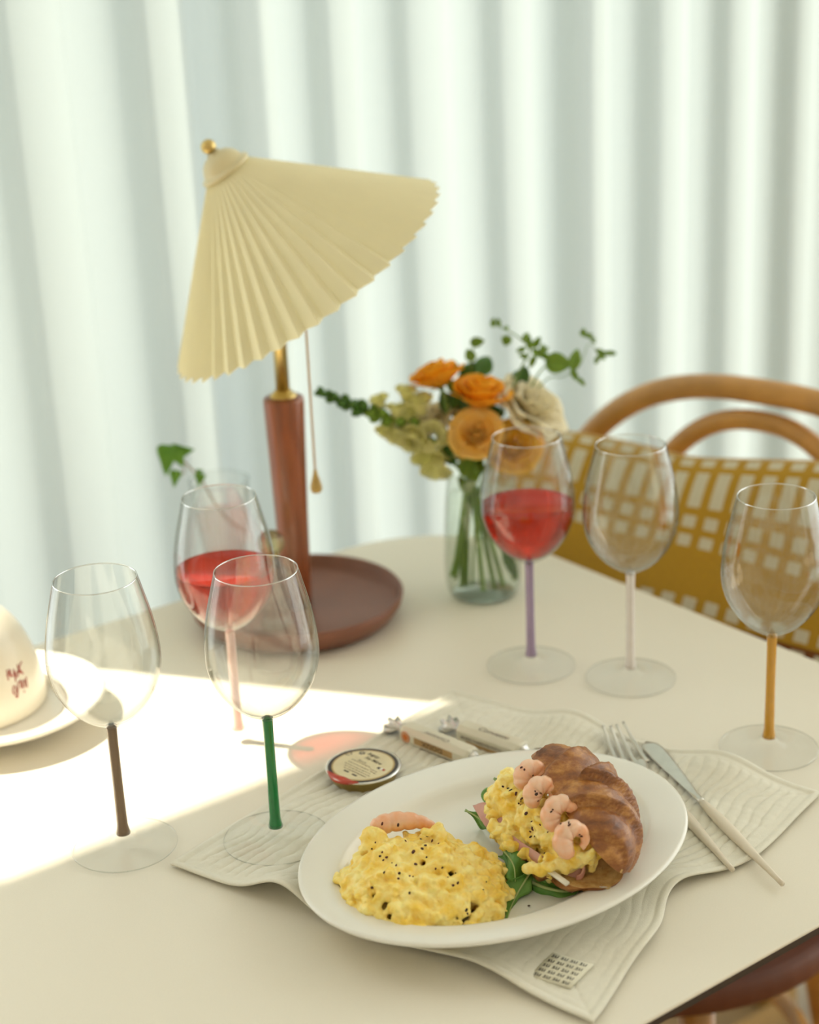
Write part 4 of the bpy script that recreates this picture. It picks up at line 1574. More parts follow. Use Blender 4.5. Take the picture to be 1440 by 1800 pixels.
cro = thing('croissant', sw(0, 0, WH), 'split golden croissant with a flaky top half propped open on the oval plate', 'croissant')
half_croissant('base_half', sw(-0.062, -0.002, 0.030), sw(0.062, -0.004, 0.029), 0.036, 0.48, V3((0, 0, 1)), 2.0)
half_croissant('top_half', sw(-0.050, -0.014, 0.067), sw(0.068, -0.009, 0.041), 0.0335, 0.98, OY * 0.62 - V3((0, 0, 0.78)), 7.0, curve=0.004)

# egg filling: heaped inside an outline seen from the open side
poly = [(868, 1385), (895, 1366), (925, 1360), (960, 1400), (1000, 1440), (1030, 1480), (1048, 1495), (1046, 1508), (1012, 1522), (985, 1534), (955, 1540), (935, 1528), (915, 1505), (890, 1482), (864, 1464), (856, 1432)]
def in_poly(x, y):
    c_ = False
    j = len(poly) - 1
    for i in range(len(poly)):
        (xi, yi), (xj, yj) = poly[i], poly[j]
        if (yi > y) != (yj > y) and x < (xj - xi) * (y - yi) / (yj - yi) + xi:
            c_ = not c_
        j = i
    return c_
spots = []
rnd = random.Random(9)
while len(spots) < 380:
    px, py = rnd.uniform(850, 1050), rnd.uniform(1360, 1542)
    if not in_poly(px, py):
        continue
    d_ = (px - 856) * 0.61 - (py - 1440) * 0.79
    h = 0.034 + 0.022 * sm(d_, 0, 75) - 0.006 * sm(py, 1440, 1540) + rnd.uniform(-0.003, 0.003)
    rad = rnd.choice([0.0028, 0.0036, 0.0046, 0.0056])
    p = at(px, py, h)
    spots.append((p, rad))
    spots.append((p + W_ * rad * 1.6 - V3((0, 0, rad * 0.3)), rad * 1.25))
for q in range(40):
    spots.append((sw(rnd.uniform(-0.042, 0.046), rnd.uniform(-0.022, 0.012), 0.042), 0.0080))
for px, py, h, rad in ((935, 1525, 0.034, 0.0055), (950, 1530, 0.034, 0.006), (965, 1525, 0.036, 0.007), (985, 1520, 0.037, 0.007), (1000, 1522, 0.036, 0.006), (1045, 1498, 0.040, 0.006), (1040, 1508, 0.036, 0.006), (872, 1385, 0.045, 0.005),
                       (865, 1400, 0.040, 0.006), (862, 1420, 0.036, 0.006), (868, 1452, 0.034, 0.006), (895, 1370, 0.052, 0.006)):
    spots.append((at(px, py, h), rad))
egg2 = curds('egg_filling', spots, M_egg2, 8)
tag(egg2, 'fluffy scrambled egg filling spilling out of the open croissant', 'scrambled egg')
bv2 = bvh_world(egg2)
flakes('pepper_flakes', bv2, [(884, 1383), (893, 1386), (898, 1389), (907, 1395), (912, 1412), (916, 1408), (917, 1404), (908, 1394), (935, 1444), (936, 1455), (932, 1462), (937, 1459), (933, 1471), (963, 1463), (972, 1478), (940, 1470), (915, 1415), (950, 1450), (925, 1430), (905, 1377), (958, 1500)],
       'dark pepper flakes scattered on the croissant egg filling')

# four shrimps in a row under the top half
prow = []
for (px, py, h, R, a0, a1, lb) in ((937, 1366, 0.072, 0.0098, PI * 1.35, -PI * 0.30, 'peeled shrimp at the far end of the row in the croissant'),
                                   (955, 1395, 0.070, 0.0100, PI * 1.40, -PI * 0.25, 'peeled shrimp second along the row in the croissant'),
                                   (989, 1430, 0.066, 0.0112, PI * 1.45, -PI * 0.20, 'peeled shrimp third along the row in the croissant'),
                                   (1009, 1473, 0.059, 0.0108, PI * 1.55, -PI * 0.20, 'round curled shrimp at the near end of the row in the croissant')):
    c = at(px, py, h) - W_ * 0.007
    shrimp('shrimp', c, ims(1, 0.25), ims(-0.25, -1) + W_ * 0.15, R * 0.80, 0.0068, a0, a1, lb, 'cooked shrimps', False)

mb = MB()
for v_, f_ in SHR:
    mb.add(v_, f_)
bv3 = BVHTree.FromPolygons([tuple(v) for v in mb.v], mb.f)
flakes('pepper_flakes', bv3, [(912, 1345), (917, 1349), (922, 1353), (937, 1363), (941, 1391), (943, 1396), (955, 1399), (946, 1408), (951, 1394), (972, 1423), (969, 1427), (1000, 1446), (986, 1448), (1019, 1467), (1022, 1470), (1001, 1450), (700, 1450), (672, 1448)],
       'dark red pepper flakes stuck to the peeled shrimps')
# ham, rocket and a white pick
def sheet(name, rows, material, label, cat, group, thick=0.0012, sub=5):
    """smooth sheet through rows of (px, py, h)"""
    R3 = [spline([at(*p) for p in r], sub) for r in rows]
    m_ = len(R3[0])
    cols = [spline([R3[i][k] for i in range(len(R3))], sub) for k in range(m_)]
    nv = len(cols[0])
    vs = [cols[k][j] + V3((0, 0, 0.0006 * noise.noise(V3((k * 0.3, j * 0.3, len(name)))))) for k in range(m_) for j in range(nv)]
    fs = [(k * nv + j, (k + 1) * nv + j, (k + 1) * nv + j + 1, k * nv + j + 1) for k in range(m_ - 1) for j in range(nv - 1)]
    o = obj(name, vs, fs, material, None, True, True)
    mod_solid(o, thick)
    return tag(o, label, cat, group)

sheet('ham_slice', [[(832, 1416, 0.030), (848, 1412, 0.036), (872, 1412, 0.040), (900, 1430, 0.038)], [(842, 1434, 0.029), (856, 1432, 0.034), (876, 1436, 0.036), (905, 1450, 0.036)], [(856, 1455, 0.027), (864, 1452, 0.030), (882, 1458, 0.032), (910, 1470, 0.033)]],
      M_ham, 'pink ham slice sticking out at the far end of the croissant', 'ham', 'ham slices')
sheet('ham_slice', [[(886, 1462, 0.033), (905, 1472, 0.036), (930, 1488, 0.036), (955, 1505, 0.036)], [(880, 1482, 0.029), (900, 1490, 0.031), (925, 1500, 0.032), (950, 1515, 0.033)], [(886, 1496, 0.026), (905, 1501, 0.027), (930, 1508, 0.029), (945, 1518, 0.030)]],
      M_ham, 'broad pink ham slice hanging from the middle of the croissant', 'ham', 'ham slices')
sheet('ham_slice', [[(975, 1534, 0.026), (995, 1530, 0.030), (1012, 1522, 0.034), (1024, 1516, 0.038), (1024, 1532, 0.034), (1014, 1540, 0.031)], [(984, 1546, 0.023), (1000, 1545, 0.026), (1016, 1538, 0.029), (1027, 1526, 0.033), (1025, 1540, 0.030), (1012, 1548, 0.027)],
                    [(994, 1555, 0.021), (1006, 1553, 0.023), (1018, 1547, 0.025), (1024, 1538, 0.029), (1020, 1546, 0.027), (1008, 1553, 0.024)]],
      M_ham, 'folded pink ham slice at the near end of the croissant', 'ham', 'ham slices')
pa, pb = at(957, 1524, 0.0350), at(998, 1554, 0.0330)
vs, fs = strip([pa.lerp(pb, q / 4) for q in range(5)], [0.0036] * 5, 0.0022, prof='flat', seg=12, up=V3((0.2, -0.5, 0.8)))
tag(obj('white_pick', vs, fs, mat('white_pick', (0.86, 0.83, 0.72), 0.4, var=0.02), None, True, True), 'short flat white stick poking out under the egg filling', 'pick')

def rocket(path, wid, label, tilt=0.35, lobes=4.0, seed=0, rib=True, cat='leaf', ribr=0.0006):
    P = spline([at(*p) for p in path], 8)
    nP = len(P)
    Wd = smooth_prof([(w_, 0) for w_ in wid], max(1, int(round((nP - 1) / (len(wid) - 1)))))
    mpx = depth_of(P[0]) / FPX
    root = thing('rocket_leaf', P[0], label, cat, 'rocket leaves in the sandwich')
    nu_ = 10
    vs, fs = [], []
    for i, p in enumerate(P):
        t = (P[min(i + 1, nP - 1)] - P[max(i - 1, 0)]).normalized()
        sd_ = t.cross(W_).normalized()
        sd_ = (sd_ + W_ * tilt).normalized()
        nn_ = t.cross(sd_).normalized()
        tt = i / (nP - 1)
        w_ = Wd[min(i, len(Wd) - 1)][0] * mpx * (1 + 0.32 * math.sin(2 * PI * lobes * tt + seed))
        for k in range(nu_ + 1):
            u = 2 * k / nu_ - 1
            ruf = 0.34 * w_ * math.sin(9 * tt * lobes / 4 + u * 3 + seed) * abs(u) + 0.16 * w_ * abs(u)
            vs.append(p + sd_ * (u * w_ * 0.5) - nn_ * ruf)
    wn = nu_ + 1
    for i in range(nP - 1):
        for k in range(nu_):
            fs.append((i * wn + k, i * wn + k + 1, (i + 1) * wn + k + 1, (i + 1) * wn + k))
    o = obj('blade', vs, fs, M_rocket, root, True, True)
    mod_solid(o, 0.0004)
    if rib:
        v2, f2 = tube([p - W_ * 0.0005 for p in P], [ribr * (1 - 0.8 * q / (nP - 1)) + 0.0002 for q in range(nP)], 8)
        obj('midrib', v2, f2, M_rib, root, True, True)
    return root

rocket([(905, 1492, 0.020), (880, 1470, 0.021), (858, 1450, 0.022), (840, 1436, 0.024), (818, 1424, 0.026)], [3, 5, 9, 26, 36, 20, 4], 'rocket leaf pointing away from the egg mound under the ham', 0.2, 3, 1.0, ribr=0.0013)
rocket([(884, 1494, 0.026), (896, 1508, 0.028), (904, 1525, 0.028), (906, 1549, 0.024)], [22, 40, 58, 46, 10], 'broad rocket leaf hanging over the front of the croissant', 0.25, 2.0, 2.2)
rocket([(940, 1522, 0.026), (925, 1545, 0.024), (910, 1570, 0.018), (898, 1595, 0.014), (890, 1623, 0.0135)], [10, 26, 36, 34, 24, 10], 'rocket leaf trailing down to the plate beside the egg mound', 0.4, 3, 0.4)
rocket([(905, 1530, 0.019), (935, 1550, 0.018), (965, 1562, 0.017), (1000, 1566, 0.016), (1025, 1552, 0.017), (1038, 1528, 0.020)], [10, 36, 40, 32, 14, 7, 4], 'rocket leaf with a curved stalk under the near end of the croissant', 0.3, 3, 3.0, ribr=0.0013)
rocket([(925, 1525, 0.024), (945, 1538, 0.023), (965, 1546, 0.021), (985, 1550, 0.020)], [8, 30, 34, 24, 4], 'pale rocket leaf tucked under the white stick', 0.3, 2, 1.7)
rocket([(905, 1385, 0.030), (885, 1378, 0.032), (868, 1368, 0.034)], [10, 22, 18, 4], 'small rocket leaf tip beyond the egg filling', 0.2, 1, 0.0)
rocket([(880, 1425, 0.028), (862, 1410, 0.026), (852, 1398, 0.025), (860, 1388, 0.026)], [8, 16, 18, 8], 'small dark rocket leaf beside the far ham slice', 0.2, 1, 0.9)
# crumbs of pepper on the plate
mb = MB()
for px, py in ((845, 1496), (847, 1498), (1006, 1582), (1023, 1577), (1015, 1580), (930, 1592)):
    mb.add(*ball(at(px, py, WH + 0.0012), 0.0008, 6, 4, (1.3, 0.8, 0.6)))
tag(mb.build('pepper_flakes', M_pepper, None, False, True), 'dark pepper flakes lying on the bare plate', 'pepper', kind='stuff')

# ================================================================== vase and flowers
VB = at(851, 1036, 0.004)
VB.z = TZ
DV = depth_of(VB + V3((0, 0, 0.08)))
hv = up_to(VB, 824)
M_vase = thin_glass('vase_glass', (0.95, 0.965, 0.945), 0.0, 1.45, 0.95)
vp = smooth_prof([(0.026, 0.0), (0.0305, 0.0018), (0.0348, 0.010), (0.0364, 0.024), (0.0362, 0.045), (0.0350, 0.075), (0.0335, hv * 0.80), (0.0318, hv * 0.92), (0.0322, hv)], 5)
vroot, vin = vessel('glass_vase', VB, vp, 0.0016, M_vase, 'clear glass vase holding the yellow and white bouquet', 'vase')
vs, fs = fill(vin, hv * 0.80)
o = obj('vase_water', vs, fs, thin_glass('vase_water', (0.955, 0.97, 0.95), 0.0, 1.33, 0.5), None)
o.location = VB
tag(o, 'clear water filling the flower vase', 'water')
vs, fs = lathe([(0.0, 0.0008), (0.0250, 0.0008), (0.0285, 0.0028), (0.0, 0.0040)], 40, False, False)
obj('base', vs, fs, thin_glass('vase_base', (0.93, 0.95, 0.93), 0.12, 1.45, 1.0), vroot)

M_stem = mat('flower_stem', (0.13, 0.24, 0.035), 0.5, col2=(0.22, 0.34, 0.07), scale=60)
M_leafd = mat('leaf_dark', (0.045, 0.135, 0.012), 0.42, col2=(0.09, 0.22, 0.022), scale=40, trans=0.25)
M_leafl = mat('leaf_light', (0.17, 0.31, 0.025), 0.45, col2=(0.27, 0.42, 0.05), scale=40, trans=0.3)
M_rose = mat('rose_amber', (0.98, 0.58, 0.03), 0.55, col2=(1.0, 0.70, 0.08), scale=50, trans=0.55)
M_rose2 = mat('rose_golden', (0.95, 0.58, 0.07), 0.55, col2=(0.99, 0.76, 0.26), scale=50, trans=0.4)
M_yel = mat('rose_yellow', (0.85, 0.48, 0.015), 0.55, col2=(0.92, 0.60, 0.05), scale=50, trans=0.3)
M_cream = mat('petal_cream', (0.95, 0.88, 0.66), 0.6, col2=(0.97, 0.93, 0.78), scale=40, trans=0.45)
M_pale = mat('floret_pale', (0.86, 0.84, 0.36), 0.6, col2=(0.95, 0.91, 0.58), scale=50, trans=0.45)
mpv = DV / FPX

def px3(px, py, dd=0.0):
    return at_depth(px, py, DV + dd)

def petal_mesh(rho, h, flare, span, ruffle, material, seed):
    def fn(a, b_):
        u, v = 2 * a - 1, b_
        wid = math.sin(PI * min(1, 0.12 + 0.62 * v ** 0.8)) ** 0.7
        ang = u * span * (0.35 + 0.65 * wid)
        r = rho * (0.18 + 0.82 * math.sin(min(1, v * 1.15) * PI / 2) ** 0.9) + flare * v ** 3
        tip = 1 - 0.16 * u * u
        z = h * v * tip - 0.25 * flare * max(0, v - 0.7) / 0.3
        r += ruffle * math.sin(5 * u + seed) * v * v
        return V3((r * math.cos(ang), r * math.sin(ang), z))
    vs, fs = grid(fn, 10, 9)
    o = obj('petal', vs, fs, material, None)
    mod_solid(o, 0.0004)
    bake(o)
    me = o.data
    bpy.data.objects.remove(o)
    return me

ROSE = {}
def rose(px, py, dd, rpx, axis, material, label, grp, foot_px, ruffle=0.0, cup=1.0, layers=None, via=None, sepal=True):
    c = px3(px, py, dd)
    R = rpx * mpv
    az = V3(axis).normalized()
    foot = px3(*foot_px)
    root = thing('flower_stem', foot, label, 'flower', grp)
    key = (material.name, round(R, 4), ruffle, cup)
    layers = layers or [(0.14, 1.02, 0.00, 2.2, 2), (0.28, 1.04, 0.02, 1.5, 3), (0.46, 1.04, 0.08, 1.15, 4), (0.66, 0.95, 0.28, 0.95, 5), (0.84, 0.80, 0.48, 0.85, 5)]
    if key not in ROSE:
        ROSE[key] = [petal_mesh(R * a, R * 1.15 * cup * hgt, R * fl_, sp_, R * ruffle, material, i * 1.3) for i, (a, hgt, fl_, sp_, n_) in enumerate(layers)]
    M0 = frame_from(az.orthogonal(), az).to_4x4()
    inv = world_of(root).inverted()
    for i, (a, hgt, fl_, sp_, n_) in enumerate(layers):
        for k in range(n_):
            o = bpy.data.objects.new('petal', ROSE[key][i])
            COL.objects.link(o)
            o.parent = root
            M = M0.copy()
            M.translation = c - az * (R * 0.55 * cup)
            M = inv @ M @ Matrix.Rotation(2 * PI * (k + 0.37 * i) / n_ + 0.15 * hash01(k, i), 4, 'Z') @ Matrix.Rotation(0.30 * (hash01(k, i + 4) - 0.35) * (i / 4), 4, 'Y') @ Matrix.Rotation(0.22 * (hash01(k, i + 9) - 0.5) * (i / 4), 4, 'X')
            o.matrix_local = M
    bot = c - az * (R * 0.5 * cup)
    mids = [px3(*v_) for v_ in (via or [])]
    neck = px3(828 + (foot_px[0] - 850) * 0.1, 838, foot_px[2] * 0.3)
    vs, fs = tube(spline([bot, bot - az * R * 0.6] + mids + [neck, neck.lerp(foot, 0.5), foot], 6), 0.0021, 8)
    obj('stem', vs, fs, M_stem, root, True, True)
    if sepal:
        mb = MB()
        for k in range(5):
            a = 2 * PI * k / 5
            e1, e2 = M0.to_3x3() @ V3((1, 0, 0)), M0.to_3x3() @ V3((0, 1, 0))
            dr = e1 * math.cos(a) + e2 * math.sin(a)
            sd_ = az.cross(dr)
            mb.add([bot, bot + dr * R * 0.28 + sd_ * R * 0.13 - az * R * 0.02, bot + dr * R * 0.62 - az * R * 0.10, bot + dr * R * 0.28 - sd_ * R * 0.13 - az * R * 0.02], [(0, 1, 2, 3)])
        o = mb.build('sepals', M_leafl, root, True, True)
        mod_solid(o, 0.0005)
    return root

def leaf(parent, px, py, lpx, wpx, ang, dd=0.0, m=None, curl=0.25, tilt=0.3, seed=0):
    """leaf with a folded midrib: base at (px, py), pointing at angle ang (degrees, image, up = 90)"""
    b0 = px3(px, py, dd)
    a = math.radians(ang)
    dr = (R_ * math.cos(a) + U_ * math.sin(a) + W_ * tilt * math.sin(seed * 2.1)).normalized()
    sd_ = dr.cross(W_).normalized()
    nn_ = dr.cross(sd_).normalized()
    if nn_.dot(W_) > 0:
        nn_ = -nn_
    L, Wd = lpx * mpv, wpx * mpv
    def fn(u, v):
        x = 2 * u - 1
        w_ = math.sin(PI * v ** 0.8) ** 0.75 * 0.5 * Wd
        bend = curl * L * v * v
        return b0 + dr * (L * v) + sd_ * (x * w_) + nn_ * (abs(x) * w_ * 0.35 - bend + 0.02 * L * math.sin(6 * v + seed))
    vs, fs = grid(fn, 6, 10)
    o = obj('leaf', vs, fs, m or M_leafd, parent, True, True)
    mod_solid(o, 0.0004)
    return o

UPC = V3((0, -0.25, 1))
rose(768, 660, -0.005, 38, -R_ * 0.35 + U_ * 0.92 - W_ * 0.20, M_rose, 'amber rose with an open cup, uppermost of the roses in the vase', 'roses in the vase', (812, 1032, 0.010), cup=1.05, via=[(790, 740, 0.0)])
rose(846, 692, -0.015, 40, R_ * 0.08 + U_ * 0.88 - W_ * 0.42, M_rose, 'broad amber rose beside the cream double flower in the vase', 'roses in the vase', (798, 1012, -0.008), cup=1.2, via=[(842, 770, 0.0)])
rose(838, 762, -0.030, 37, -R_ * 0.05 + U_ * 0.35 - W_ * 0.92, M_rose2, 'golden rose with a dark orange heart facing out low in the bouquet', 'roses in the vase', (850, 1040, -0.004), cup=0.75, via=[(836, 800, -0.012)])
rose(905, 785, -0.022, 39, R_ * 0.10 + U_ * 0.30 - W_ * 0.92, M_yel, 'yellow rose seen behind the rim of the lilac-stemmed glass', 'roses in the vase', (885, 1030, 0.010), cup=0.75, via=[(880, 815, -0.008)])
CRL = [(0.14, 0.95, 0.05, 1.8, 3), (0.30, 0.98, 0.12, 1.2, 5), (0.50, 0.95, 0.26, 0.95, 6), (0.72, 0.82, 0.42, 0.80, 7), (0.9, 0.66, 0.50, 0.75, 7)]
rose(938, 712, 0.000, 50, R_ * 0.45 + U_ * 0.62 - W_ * 0.62, M_cream, 'large cream double flower with ruffled petals in the vase', 'cream flowers in the vase', (905, 1020, 0.012), ruffle=0.09, cup=0.85, layers=CRL, via=[(880, 760, 0.005)])
rose(905, 692, 0.012, 24, -R_ * 0.4 + U_ * 0.8 - W_ * 0.3, M_cream, 'small cream bloom behind the large ruffled one', 'cream flowers in the vase', (870, 1035, 0.012), ruffle=0.08, layers=CRL, via=[(880, 760, 0.010)])
rose(757, 735, 0.010, 36, -R_ * 0.5 + U_ * 0.7 - W_ * 0.4, M_cream, 'cream ruffled bloom next to the snapdragon spike', 'cream flowers in the vase', (820, 1030, 0.014), ruffle=0.10, cup=0.9, layers=CRL, via=[(795, 790, 0.010)])

# snapdragon spike
sn = thing('snapdragon_spike', px3(800, 1018, 0.012), 'green and pale yellow snapdragon spike leaning far out of the vase', 'flower')
axp = spline([px3(567, 691, -0.02), px3(610, 709, -0.018), px3(660, 727, -0.014), px3(710, 744, -0.010), px3(760, 772, -0.004), px3(800, 815, 0.0), px3(826, 850, 0.0), px3(815, 940, 0.006), px3(800, 1018, 0.012)], 10)
vs, fs = tube(axp, [0.0011 + 0.0010 * min(1, q / 40) for q in range(len(axp))], 8)
obj('stem', vs, fs, M_stem, sn, True, True)
bvs, bfs = ball((0, 0, 0.55), 0.55, 10, 8, (0.72, 0.72, 1.0))
bud_me = obj('bud', bvs, bfs, M_leafd, None).data
bud_o = bpy.data.objects[bpy.data.objects.find('bud')]
bpy.data.objects.remove(bud_o)
bud2_me = bud_me.copy()
bud2_me.materials.clear()
bud2_me.materials.append(M_leafl)
def floret_mesh():
    mb = MB()
    for k in range(5):
        a0 = 2 * PI * k / 5
        def fn(a, b_):
            u, v = 2 * a - 1, b_
            r = 0.20 + 0.50 * v ** 1.3
            an = a0 + u * 0.95 * (0.5 + 0.5 * v)
            z = 0.95 * v ** 0.8 - 0.35 * max(0, v - 0.6) + 0.08 * math.sin(7 * u + k) * v
            return V3((r * math.cos(an), r * math.sin(an), z))
        mb.add(*grid(fn, 6, 6))
    o = mb.build('floret', M_pale, None, True)
    mod_solid(o, 0.02)
    bake(o)
    me = o.data
    bpy.data.objects.remove(o)
    return me
flo_me = floret_mesh()
def stick_on(me, name, parent, pos, dr, size):
    o = bpy.data.objects.new(name, me)
    COL.objects.link(o)
    o.parent = parent
    M = (frame_from(V3(dr).orthogonal(), dr).to_4x4())
    M.translation = pos
    o.matrix_local = world_of(parent).inverted() @ M @ Matrix.Scale(size, 4)
    return o
rnd = random.Random(21)
for q in range(34):
    t = q / 33
    i = int(t * 42)
    p = axp[min(i, len(axp) - 2)]
    tg = (axp[max(i - 1, 0)] - axp[i + 1]).normalized()
    a = q * 2.4
    o1 = tg.orthogonal().normalized()
    o2 = tg.cross(o1)
    out = (o1 * math.cos(a) + o2 * math.sin(a))
    dr = (out * (0.5 + 0.5 * t) + tg * (1.0 - 0.45 * t)).normalized()
    if t < 0.45:
        stick_on(bud_me, 'bud', sn, p, dr, (14 + 20 * t) * mpv)
    elif t < 0.62 or q % 3 == 0:
        stick_on(bud2_me, 'bud', sn, p, dr, (17 + 7 * t) * mpv)
    else:
        stick_on(flo_me, 'floret', sn, p, (out + tg * 0.4).normalized(), (26 + 12 * t) * mpv)
for px, py, dx, dy, sz in ((672, 718, -0.3, -0.9, 24), (712, 705, 0.1, -1, 26), (700, 752, -0.3, 0.8, 26), (728, 756, -0.2, 0.9, 34), (752, 775, 0.0, 1, 40), (770, 800, -0.1, 1, 38), (742, 728, -0.2, -0.8, 34), (680, 746, -0.4, 0.7, 20), (785, 770, 0.1, 0.8, 34)):
    stick_on(flo_me, 'floret', sn, px3(px, py, -0.012), ims(dx, dy) - W_ * 0.45, sz * mpv * 1.1)

# greenery
def sprig(name, pts, label, leaves, rad=0.0011, m=None):
    P = spline([px3(*p) for p in pts], 8)
    root = thing(name, P[-1], label, 'greenery', 'green sprigs in the vase')
    vs, fs = tube(P, [rad * (0.45 + 0.55 * min(1, q / (len(P) * 0.6))) for q in range(len(P))], 7)
    obj('stem', vs, fs, M_stem, root, True, True)
    for i, (px, py, lpx, wpx, ang, dd, mm, cl) in enumerate(leaves):
        leaf(root, px, py, lpx, wpx, ang, dd, mm, cl, seed=i + len(name))
    return root
D, Lg = M_leafd, M_leafl
sprig('greenery_sprig', [(866, 566, 0.0), (885, 577, 0.0), (905, 588, 0.0), (920, 600, 0.0), (932, 615, 0.0), (915, 650, 0.0), (880, 730, 0.0), (838, 830, 0.0), (815, 950, 0.0), (810, 1030, 0.0)],
      'tall fine green sprig arching over the top of the bouquet',
      [(866, 576, 18, 10, 85, 0, Lg, .1), (878, 576, 18, 9, 100, 0, Lg, .1), (886, 580, 12, 7, 40, 0, Lg, .1), (896, 582, 0.1, 0.1, 250, 0, Lg, .1), (893, 589, 20, 19, 255, 0, Lg, .2), (920, 600, 20, 12, 60, -.004, Lg, .1), (925, 610, 22, 13, 20, -.006, Lg, .2), (930, 605, 20, 12, 100, 0, Lg, .1),
       (935, 615, 26, 14, 330, -.004, Lg, .2), (938, 612, 24, 13, 60, 0, Lg, .1), (945, 622, 24, 12, 30, 0, Lg, .1), (940, 625, 24, 12, 250, -.003, Lg, .1), (925, 612, 20, 10, 200, 0, Lg, .1), (950, 625, 22, 12, 350, 0, Lg, .1), (952, 618, 16, 9, 75, 0, Lg, .1), (930, 628, 20, 10, 170, 0, Lg, .1)])
sprig('greenery_sprig', [(838, 597, 0.01), (832, 615, 0.01), (828, 640, 0.01), (830, 690, 0.01), (832, 800, 0.004), (842, 920, 0.0), (850, 1038, 0.0)], 'small round-leaved sprig above the broad amber rose',
      [(826, 604, 27, 19, 10, 0.01, Lg, .1), (832, 636, 26, 20, 115, 0.01, Lg, .1), (841, 660, 44, 34, 60, 0.006, D, .2), (815, 668, 36, 30, 60, 0.012, D, .2), (800, 660, 30, 20, 100, 0.012, Lg, .2), (806, 672, 30, 22, 40, 0.010, D, .2), (822, 690, 36, 28, 20, 0.014, D, .2)])
sprig('greenery_sprig', [(1012, 628, 0.0), (990, 645, 0.0), (965, 642, 0.0), (945, 660, 0.004), (915, 720, 0.006), (860, 820, 0.004), (838, 900, 0.0), (830, 1030, 0.0)], 'broad-leaved green sprig reaching past the cream flower',
      [(958, 637, 46, 38, 355, -0.004, Lg, .25), (1006, 652, 42, 22, 75, -0.002, Lg, .25), (1004, 648, 26, 12, 300, 0.0, Lg, .1), (1016, 664, 20, 9, 310, 0.0, Lg, .1), (1000, 640, 20, 10, 345, 0, Lg, .1), (905, 680, 40, 26, 65, 0.008, D, .2), (916, 676, 34, 24, 75, 0.006, D, .2), (888, 700, 34, 22, 60, 0.01, D, .2)])
sprig('greenery_sprig', [(1080, 622, 0.012), (1055, 621, 0.012), (1035, 605, 0.012), (1020, 640, 0.012), (990, 662, 0.012), (960, 668, 0.010), (910, 730, 0.008), (850, 830, 0.004), (845, 920, 0.0), (868, 1034, 0.004)], 'thin wiry sprig with tiny leaf tips beyond the cream flower',
      [(1024, 592, 16, 12, 80, 0.012, Lg, .1), (1028, 592, 16, 9, 20, 0.012, Lg, .1), (1036, 594, 14, 7, 350, 0.012, Lg, .1), (1040, 598, 10, 5, 320, .012, Lg, .1), (1046, 616, 20, 9, 350, 0.012, Lg, .1), (1050, 622, 20, 10, 330, 0.012, Lg, .1), (1060, 622, 24, 10, 5, 0.012, Lg, .1), (1068, 620, 17, 8, 350, 0.012, Lg, .1), (1052, 626, 16, 9, 250, 0.012, Lg, .1)], 0.0006)
sprig('greenery_sprig', [(800, 700, 0.0), (808, 760, 0.0), (822, 830, 0.0), (812, 930, -0.01), (792, 1014, -0.012)], 'dense dark-leaved sprig filling the middle of the bouquet',
      [(812, 742, 60, 40, 95, 0.004, D, .2), (800, 730, 50, 34, 120, 0.004, D, .2), (830, 740, 54, 40, 60, 0.006, D, .2), (818, 760, 56, 36, 30, 0.008, D, .2), (792, 805, 66, 24, 105, -0.012, D, .15), (804, 815, 40, 18, 150, -0.010, D, .2), (780, 745, 40, 24, 200, 0.006, Lg, .2), (815, 840, 50, 26, 80, -0.012, Lg, .2),
       (830, 846, 56, 24, 70, -0.010, Lg, .2), (838, 850, 60, 24, 110, -0.006, Lg, .2), (806, 690, 30, 24, 130, 0.01, Lg, .2), (850, 730, 44, 30, 10, 0.012, D, .2), (796, 770, 44, 24, 60, 0.0, Lg, .2), (826, 870, 40, 18, 120, -0.004, Lg, .1), (822, 800, 40, 24, 40, -0.006, D, .2), (798, 800, 34, 18, 350, -0.008, Lg, .2), (890, 760, 36, 24, 30, .012, D, .2)])
sprig('greenery_sprig', [(905, 790, 0.006), (880, 830, 0.006), (868, 880, 0.004), (885, 960, 0.008), (908, 1012, 0.006)], 'short leafy stalk at the right wall of the vase',
      [(886, 968, 56, 20, 295, 0.006, D, .1), (880, 830, 40, 18, 80, 0.008, D, .1)])

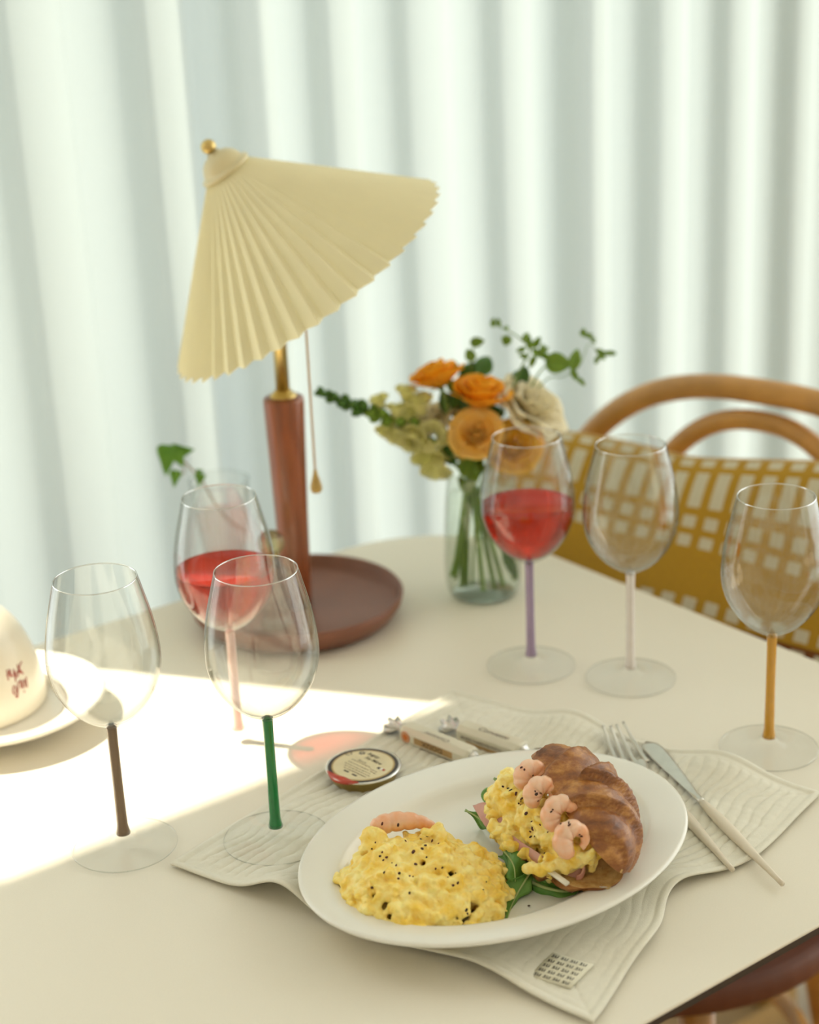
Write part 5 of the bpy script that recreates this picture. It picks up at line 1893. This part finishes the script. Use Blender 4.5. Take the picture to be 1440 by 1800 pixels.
# ivy sprig in the tumbler
DI = depth_of(TB + V3((0, 0, 0.06)))
iv_pts = [at_depth(318, 806, DI - 0.005), at_depth(338, 826, DI - 0.004), at_depth(356, 846, DI - 0.002), at_depth(375, 880, DI), at_depth(400, 912, DI), at_depth(434, 936, DI + 0.004)]
iv = thing('ivy_sprig', iv_pts[-1], 'thin ivy sprig with bright green leaves leaning out of the tumbler', 'greenery')
vs, fs = tube(spline(iv_pts, 8), 0.0009, 7)
obj('stem', vs, fs, mat('ivy_stem', (0.34, 0.24, 0.12), 0.6, var=0.1), iv, True, True)
M_ivy = mat('ivy_leaf', (0.12, 0.32, 0.025), 0.42, col2=(0.22, 0.46, 0.05), scale=60, trans=0.3)
def ivy_leaf(tip, base, wpx, dd, seed):
    b0, t0_ = at_depth(base[0], base[1], DI + dd), at_depth(tip[0], tip[1], DI + dd)
    dr = t0_ - b0
    L = dr.length
    dr.normalize()
    sd_ = dr.cross(W_).normalized()
    nn_ = -W_
    ol = [(-0.08, 0.0), (-0.20, 0.30), (-0.05, 0.50), (0.18, 0.44), (0.42, 0.30), (0.70, 0.17), (1.0, 0.0)]
    ol = [(a, b_ * wpx * DI / FPX) for a, b_ in smooth_prof(ol, 3)]
    vs = []
    for a, w_ in ol:
        for s_ in (-1, -0.5, 0, 0.5, 1):
            vs.append(b0 + dr * (a * L) + sd_ * (s_ * w_) + nn_ * (0.25 * abs(s_) * w_ - 0.15 * L * a * a))
    fs = [(i * 5 + k, i * 5 + k + 1, (i + 1) * 5 + k + 1, (i + 1) * 5 + k) for i in range(len(ol) - 1) for k in range(4)]
    o = obj('leaf', vs, fs, M_ivy, iv, True, True)
    mod_solid(o, 0.0004)
ivy_leaf((290, 838), (296, 792), 40, -0.006, 0)
ivy_leaf((342, 790), (308, 796), 32, -0.004, 1)
ivy_leaf((322, 822), (312, 800), 26, -0.010, 2)
ivy_leaf((305, 858), (309, 832), 22, -0.006, 3)
ivy_leaf((349, 856), (352, 836), 20, -0.004, 4)
ivy_leaf((358, 826), (348, 830), 12, -0.003, 5)
vs, fs = tube(spline([at_depth(318, 806, DI - .005), at_depth(324, 830, DI - .006), at_depth(310, 834, DI - .006)], 5), 0.0006, 6)
obj('stem', vs, fs, MATS['ivy_stem'], iv, True, True)
